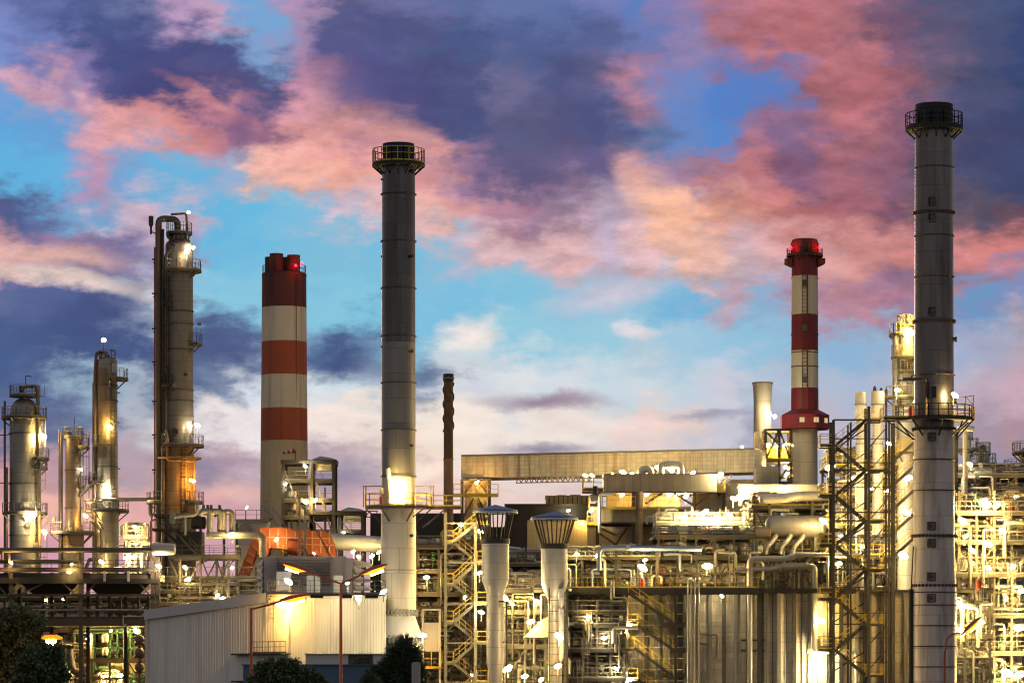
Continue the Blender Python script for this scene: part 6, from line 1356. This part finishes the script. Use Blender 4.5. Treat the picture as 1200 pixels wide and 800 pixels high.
for i, (lab, px, hw, tp, Y, m) in enumerate([('slim bright column with railed cap right of the stack, far side', 1134, 4.2, 512, 366, 'clad_lt'), ('squat caged vessel on the skyline right of the stack', 1152, 7, 530, 368, 'clad'), ('pale standing drum between deck levels at the right', 1170, 7.5, 610, 350, 'clad_lt'), ('tall pale drum low at the right edge', 1188, 9, 648, 350, 'clad_lt'), ('pale column low beside the right stack foot', 1133, 6, 668, 349, 'clad_lt')]):
    t, cx, r = col2(lab, px, hw, tp, 872, Y, m, (tp+18, tp+34), [(tp+14, .8, 0, 360)] if i < 2 else [], 'galv')
    if i < 2: ring_platform(t, cx, Y, .1, r+.2, Z(tp+1, Y), rail='galv', brk=0)
    if i == 1:
        pipe(t, [(cx-.7, Y-1, Z(560, Y)), (cx-.7, Y-1, Z(552, Y)), (cx+.9, Y-1, Z(552, Y)), (cx+.9, Y-1, Z(575, Y))], .3, 'white', 8, 'looped_pipe')
        MB().ball((cx, Y, Z(525, Y)), .4).build('vent_cap', M['clad_dk'], t)
t = thing('edge_platform_column', 'dark decked column top poking in at the right edge', 'column', (X(1206, 372), 372, 0))
MB().lathe(X(1206, 372), 372, [(1.0, 0), (1.0, Z(528, 372)), (.3, Z(522, 372)), (.01, Z(522, 372))], 20).build('shell', M['clad_dk'], t)
for q, ro in ((530, .9), (551, 1.8), (558, 1.3)): ring_platform(t, X(1206, 372), 372, 1.0, 1.0+ro, Z(q, 372), rail='galv', deck='steel_dk')
MB().ladder(X(1188, 372), 371.5, 0, Z(542, 372), .8, cage=False).build('ladder', M['galv'], t)
t = thing('ring_disc', 'pale flat disc on a post just right of the big stack gallery', 'vent', (X(1129, 352), 352, 0))
MB().lathe(X(1131, 352), 352, [(.01, Z(499, 352)), (.9, Z(499.5, 352)), (1.05, Z(502, 352)), (.9, Z(504.5, 352)), (.25, Z(505, 352)), (.25, 0)], 24).build('disc', M['clad_lt'], t)
# white sloped panel & misc bright things in the middle
t = thing('white_shelter', 'white sloped shelter roof glowing between the cowl vents', 'shelter', (X(628, 340), 340, 0))
slab([(X(614, 340), Z(746, 340)), (X(642, 340), Z(746, 340)), (X(642, 340), Z(722, 340)), (X(634, 340), Z(727, 340))], 339, 343).build('panel', M['white'], t, False)
for p in (616, 640): MB().beam((X(p, 340), 341, 0), (X(p, 340), 341, Z(746, 340)), .16).build('leg', M['galv'], t, False)
t = thing('white_hopper', 'weathered white box hopper on a frame right of the plain stack foot', 'hopper', (X(505, 336), 336, 0))
MB().box(X(497, 336), X(514, 336), 336, 338, Z(762, 336), Z(729, 336)).build('body', M['trim'], t, False)
for p in (495.5, 515.5): MB().ibeam((X(p, 336), 335.8, 0), (X(p, 336), 335.8, Z(713, 336)), .2, .2).build('post', M['white'], t, False)
MB().box(X(495, 336), X(516, 336), 335.7, 335.95, Z(715, 336), Z(713, 336)).build('head_beam', M['white'], t, False)
MB().railing([(X(494, 336), 335.2, Z(782, 336)), (X(517, 336), 335.2, Z(782, 336))], 1.6, .8, .07).box(X(494, 336), X(517, 336), 335, 337.8, Z(783, 336), Z(782, 336)).build('deck', M['yellow'], t, False)
for lab, px, q, Y in (('red extinguisher cylinder on the gallery beside the right grey stack', 1067.5, 487, 329), ('red extinguisher cylinder on the top gallery by the furnace stair', 752.5, 689, 349.4), ('red extinguisher cylinder on a bright deck right of the stack', 1147.5, 690, 336.8)):
    c = P(px, q, Y); t = thing('fire_extinguisher', lab, 'extinguisher', tuple(c))
    MB().lathe(c.x, c.y, [(.01, c.z), (.24, c.z), (.24, c.z+.75), (.1, c.z+.95), (.01, c.z+.95)], 14).build('body', M['signred'], t); MB().lathe(c.x, c.y, [(.01, c.z+.951), (.13, c.z+.951), (.13, c.z+1.15), (.01, c.z+1.2)], 10).build('cap', M['white'], t)

# ================================================================== lamps
def lamps(rows):
    for r in rows: lamp(*r)
lamps([
 (50.5, 511, 398.6, .62, 'floodlight halfway down the right flank of the stout left column'), (38, 605, 397.0, .8, 'large floodlight on the low wide gallery of the stout left column'),
 (52, 623, 398.0, .5, 'floodlight under the low gallery of the stout left column'), (95, 550, 399.2, .18, 'tiny lamp on the thin short column ladder', 'globe', E_WHITE), (100.5, 604, 398.4, .42, 'floodlight right of the thin short column above its skirt'),
 (128.5, 500, 398.1, .62, 'floodlight above the small middle platform of the two-tone column'), (125, 574, 398.2, .62, 'floodlight above the wide gallery of the two-tone column'),
 (121.5, 398.5, 400, .62, 'pale globe lamp on a thin pole above the two-tone column', 'globe', E_GLOBE, None, 415),
 (221, 249, 395.4, .42, 'pale globe lamp on the topmost bent pipe of the tallest column', 'globe', E_GLOBE), (226.5, 290, 394.6, .38, 'globe lamp just above the upper platform of the tallest column', 'globe', E_WHITE),
 (218, 296, 393.4, .3, 'warm lamp against the shell above the upper platform of the tallest column'), (231, 498, 394.8, .55, 'white floodlight above the middle platform of the tallest column', 'flood', E_WHITE), (223, 500, 393.6, .28, 'small warm lamp beside the white floodlight of the tallest column'),
 (225.5, 563, 393.6, .55, 'amber floodlight shining on the rusty foot of the tallest column', 'flood', E_AMBER),
 (158, 617, 386.5, .35, 'lamp on top of the small white skid'), (162, 628, 386.2, .34, 'floodlight in the middle of the small white skid'), (150, 653, 386.2, .5, 'big floodlight at the base of the small white skid'), (158, 653, 386.0, .36, 'second floodlight at the base of the small white skid'),
 (119, 658, 396.5, .5, 'floodlight low on the front of the two-tone column'), (13, 659, 361.0, .28, 'small lamp on the leftmost post of the dark rack'), (81, 670, 361.2, .3, 'small lamp on the rack rail at the thin column'), (84, 661, 361.4, .2, 'tiny lamp above the rack rail at the thin column'),
 (54, 703, 370, .22, 'left small lamp in the slot of the dark rack'), (74, 702, 370, .22, 'right small lamp in the slot of the dark rack'), (103, 747, 371, .4, 'lamp on the upper deck of the green piped unit'), (160, 739, 370.6, .6, 'bright floodlight at the top right of the green piped unit'), (130, 739, 371, .25, 'small lamp on the top beam of the green piped unit'), (140, 791, 374.6, .55, 'right floodlight on the floor of the green piped unit'), (124, 793, 374.6, .55, 'middle floodlight on the floor of the green piped unit'), (80, 786, 373.6, .4, 'left floodlight on the floor of the green piped unit'),
 (186, 663, 360.8, .5, 'floodlight just below the blunt drum of the header pipe'), (217, 664.5, 371.2, .42, 'floodlight below the cooler platform, upper middle'), (220, 678.5, 371.0, .5, 'floodlight below the cooler platform, lower middle'), (272, 665, 371.2, .3, 'small floodlight below the right end of the cooler platform'), (271, 626, 370.0, .55, 'floodlight on the header pipe under the arched pipes'), (260.5, 701, 370.6, .5, 'floodlight above the eave of the white hall'), (219, 709, 370.8, .3, 'small floodlight left above the white hall eave'), (255, 697, 371.6, .3, 'small lamp behind the floodlight above the hall eave'),
 (324, 632, 384.6, .42, 'floodlight in front of the rusty orange duct'), (357.5, 546, 427.2, .42, 'floodlight under the roof of the tall portal frame'), (334.5, 567, 427.0, .35, 'tube lamp on the left post of the tall portal frame'), (358, 588, 427.0, .55, 'floodlight at mid height of the tall portal frame'), (369, 586, 427.0, .5, 'floodlight right of the middle post of the tall portal frame'), (402.5, 623.5, 427.2, .3, 'small floodlight on the lower portal frame'), (368, 648, 384.5, .22, 'small lamp below the rusty orange duct'),
 (338, 681, 322.9, .7, 'big white floodlight at the corner of the hall walkway', 'flood', E_WHITE), (331, 708, 320.9, .95, 'floodlight on the left hall wall by the ladder'), (420, 702, 322.2, .4, 'floodlight over the right wall of the white hall'), (407, 683, 326, .3, 'lamp between the vent boxes on the hall roof'), (449, 693.5, 322.5, .6, 'floodlight at the right end of the hall walkway'), (444, 647, 384, .4, 'rightmost of four floodlights below the round grey duct'), (436, 651, 384, .5, 'second from right of four floodlights below the round grey duct'), (420, 652, 384, .4, 'third from right of four floodlights below the round grey duct'), (414, 646, 384.2, .35, 'leftmost of four floodlights below the round grey duct'),
 (468, 573, 327.6, .8, 'large floodlight on the gallery of the tall plain stack'), (468, 583, 327.6, .55, 'lower floodlight on the gallery of the tall plain stack'), (495, 744, 325.6, .6, 'blazing floodlight at the foot of the tall plain stack'),
 (540, 614.5, 341.5, .42, 'floodlight at the top of the galvanised stair tower'), (563, 622.5, 340.8, .5, 'floodlight under the left cowl'), (562, 671, 341.5, .42, 'floodlight on the right post of the stair tower, upper'), (564, 717, 341.5, .5, 'floodlight on the right post of the stair tower, lower'), (545, 699, 348, .35, 'floodlight inside the stair tower, middle'), (552, 791, 346, .35, 'floodlight low inside the stair tower'), (500, 676, 360, .5, 'lamp glowing through the lattice right of the plain stack'), (488, 765, 334, .4, 'lamp low behind the pine beside the stack foot'),
 (559, 565, 429.4, .45, 'floodlight on the gallery tower below the gallery end'), (590, 700, 327, .75, 'blazing floodlight against the left cowl barrel'), (600, 707, 344.6, .4, 'floodlight on the pump deck right of the left cowl barrel'), (622, 728, 338.4, .6, 'floodlight on the white sloped shelter'), (629, 704, 344.8, .35, 'floodlight on the upper pump deck'), (595, 783, 335, .8, 'floodlight low between the cowl barrels, left'), (615, 792, 341, .5, 'floodlight low between the cowl barrels, middle'), (634, 796, 341, .45, 'floodlight low between the cowl barrels, right'), (655, 745, 320.9, .7, 'blazing floodlight behind the hooped ladder of the right cowl barrel'), (654, 780, 320.9, .55, 'lower floodlight on the right cowl barrel'),
 (666, 598, 437.8, .35, 'floodlight on the black flat-roofed building wall'), (682, 612, 423.4, .35, 'floodlight on the plain beige wall building'), (676, 649, 352.6, .35, 'floodlight at the left end of the furnace deck'), (700, 651, 351.4, .38, 'second floodlight on the furnace deck, by the pipe elbow'),
 (753, 665, 350.0, .85, 'blazing twin floodlight on the furnace deck left of centre'), (756, 656, 351.0, .4, 'small lamp above the twin floodlight of the furnace deck'), (829, 663, 350.2, .85, 'blazing floodlight on the furnace deck right of centre'), (708, 747, 347.2, .42, 'small floodlight on the galleries of the furnace left face'), (690, 722, 347.2, .36, 'small floodlight high on the furnace left face galleries'), (722, 783, 347.2, .42, 'small floodlight low on the furnace left face galleries'), (846, 698, 349.6, .34, 'small floodlight under the gallery of the furnace right of its stair'), (736, 734, 348.3, .6, 'ceiling floodlight under the upper stair landing of the furnace'), (736, 796, 348.3, .6, 'ceiling floodlight under the lower stair landing of the furnace'),  # small floodlights on the furnace face are added to brighten galleries and wall
 (686, 557, 418, .5, 'leftmost lamp of the row along the foot of the gallery'), (694, 557, 418, .45, 'second lamp from the left in the row along the foot of the gallery'), (717, 556, 416, .45, 'third lamp from the left in the row along the foot of the gallery'), (730, 553, 416, .6, 'second lamp from the right in the row along the foot of the gallery'), (741, 555, 416, .4, 'rightmost lamp of the row along the foot of the gallery'), (771, 548, 414, .65, 'lamp between the two roof ducts of the box houses'), (786, 550, 414, .75, 'lamp inside the larger roof duct of the box houses'), (812, 554, 414, .5, 'lamp at the right end of the box house roof'), (844, 556, 411, .65, 'lamp above the right end deck of the box houses'),
 (693, 598, 409, .45, 'lamp at the left end of the yellow railed deck'), (729, 580, 413.5, .5, 'leftmost of five lamps under the upper box house'), (758, 579.5, 413.5, .45, 'second from left of five lamps under the upper box house'), (784, 579.5, 413.5, .45, 'middle of five lamps under the upper box house'), (793, 580, 413.5, .5, 'second from right of five lamps under the upper box house'), (804, 581, 413.5, .55, 'rightmost of five lamps under the upper box house'),
 (826, 600, 382.6, .75, 'blazing lamp on the white pipe deck'), (800, 607, 382.4, .5, 'lamp low left on the white pipe deck'), (838, 607, 382.4, .6, 'lamp low middle on the white pipe deck'), (856, 604, 382.4, .5, 'lamp low right on the white pipe deck'), (869, 582, 370.4, .9, 'big blazing floodlight on the pale cabin wall'), (860, 584, 370.4, .6, 'floodlight left of the big one on the pale cabin wall'), (921, 573, 370.8, .5, 'round lamp on the pale cabin roof edge'), (933, 608.5, 362.0, .35, 'small lamp above the pale horizontal vessel'), (965, 610, 356.0, .7, 'slanting floodlight beside the horizontal vessel'), (983, 660, 350.0, .55, 'floodlight behind the left post of the zigzag tower'),
 (901, 487, 433.4, .55, 'lamp lighting the flank of the short concrete stack'), (908, 488, 434.2, .42, 'globe lamp right of the short concrete stack', 'globe', E_WHITE), (900, 521, 427.5, .5, 'upper left lamp inside the yellow lit frame'), (911, 523, 427.5, .45, 'upper middle lamp inside the yellow lit frame'), (920, 521, 427.5, .45, 'upper right lamp inside the yellow lit frame'), (927, 521, 427.3, .4, 'rightmost lamp inside the yellow lit frame'), (922, 548, 427.5, .6, 'lower lamp inside the yellow lit frame'), (922, 556, 427.5, .6, 'lowest lamp inside the yellow lit frame'),
 (869.5, 523.5, 421, .25, 'tiny white lamp on the gallery roof near the concrete stack', 'globe', E_WHITE),
 (973, 547.5, 350.6, .85, 'big slanting floodlight left of the zigzag tower'), (1042, 519.5, 350.6, .5, 'floodlight behind the upper right landing of the zigzag tower'), (1021, 572, 350.6, .4, 'floodlight in the middle of the zigzag tower'), (1039, 575, 352.0, .35, 'floodlight behind the middle landing of the zigzag tower'), (1067, 389, 355.8, .8, 'blazing lamp at the top cage of the bright column'), (1052, 457, 354.6, .45, 'slanting lamp beside the bright column foot'), (1119, 463, 329.6, .6, 'round lamp on the right side of the big stack gallery'), (1074, 470, 344.5, .5, 'lamp hidden behind the left of the big stack gallery'),
 (1058, 650, 351.0, .9, 'blazing floodlight at the left of the big stack foot'), (1064, 560, 351.6, .7, 'floodlight behind the stair bank, upper'), (1062, 600, 351.6, .7, 'floodlight behind the stair bank, lower'), (962, 727, 349.4, .65, 'lone round lamp on the ribbed furnace wall'), (958, 783, 349.4, .9, 'blazing floodlight low on the ribbed furnace wall'), (985, 628, 356.6, .4, 'small floodlight left in the stair tower steelwork'), (1010, 640, 356.6, .4, 'small floodlight low in the stair tower steelwork'), (1030, 600, 356.6, .35, 'small floodlight right in the stair tower steelwork'), (1000, 560, 356.6, .4, 'floodlight high left in the stair tower steelwork'),
 (1135, 543, 361, .4, 'small lamp high on the right skyline'), (1155, 590, 342.6, 1.0, 'largest blazing floodlight in the right process area'), (1168, 592, 342.6, .7, 'floodlight right of the largest blazing one'), (1128, 610, 342.0, .8, 'blazing floodlight against the right edge of the big stack'), (1132, 628, 342.0, .5, 'floodlight below the one at the stack edge'), (1157, 637, 342.4, .8, 'blazing floodlight one deck lower at the right'), (1140, 645, 342.4, .6, 'floodlight left of the one on the lower deck'), (1191, 582, 359.6, .45, 'floodlight near the right edge, upper'), (1187, 664, 342.4, .5, 'floodlight near the right edge, middle'), (1149, 729, 335.6, .6, 'slanting floodlight on the deck beside the stack foot'), (1127, 710, 337, .6, 'floodlight tucked beside the stack foot'), (1125, 738, 337, .55, 'lower floodlight tucked beside the stack foot'), (1194, 735, 342.2, .9, 'blazing floodlight low at the right edge'), (1180, 788, 341.6, 1.0, 'blazing floodlight at the bottom right'), (1195, 790, 341.6, .9, 'second blazing floodlight at the bottom right'), (1150, 797, 341.6, .8, 'floodlight at the bottom beside the stack'), (1158, 665, 342.4, .5, 'floodlight beside the yellow ladder cage at the right'), (1175, 622, 342.4, .6, 'floodlight in the middle of the right decks'), (1197, 692, 342.4, .6, 'floodlight cut by the right edge, middle height'),
])

GROUPS = {'floodlight': 'floodlights across the plant', 'globe_lamp': 'globe lamps and beacons on the towers', 'tree': 'dark trees in front of the plant', 'pine_tree': 'pines by the white hall',
          'street_lamp': 'street lamps in front of the plant', 'grey_stack': 'tall grey steel stacks', 'cowled_vent': 'blue-roofed cowl vents', 'chimney': 'red and white banded chimneys', 'fire_extinguisher': 'fire extinguishers on the galleries',
          'exhaust_tip': 'exhaust tips above the white cylinders', 'white_silencer': 'white cylinders behind the stair tower', 'process_unit': 'steel frames packed with pipework', 'stair_tower': 'zigzag stair towers', 'crane_frame': 'portal frames by the banded chimney', 'black_building': 'black buildings behind the plant'}
for o in scn.objects:
    if o.parent is None and 'category' in o:
        if 'kind' not in o: o['kind'] = 'thing'
        q = o.name.split('.')[0]
        if 'group' not in o and q in GROUPS: o['group'] = GROUPS[q]
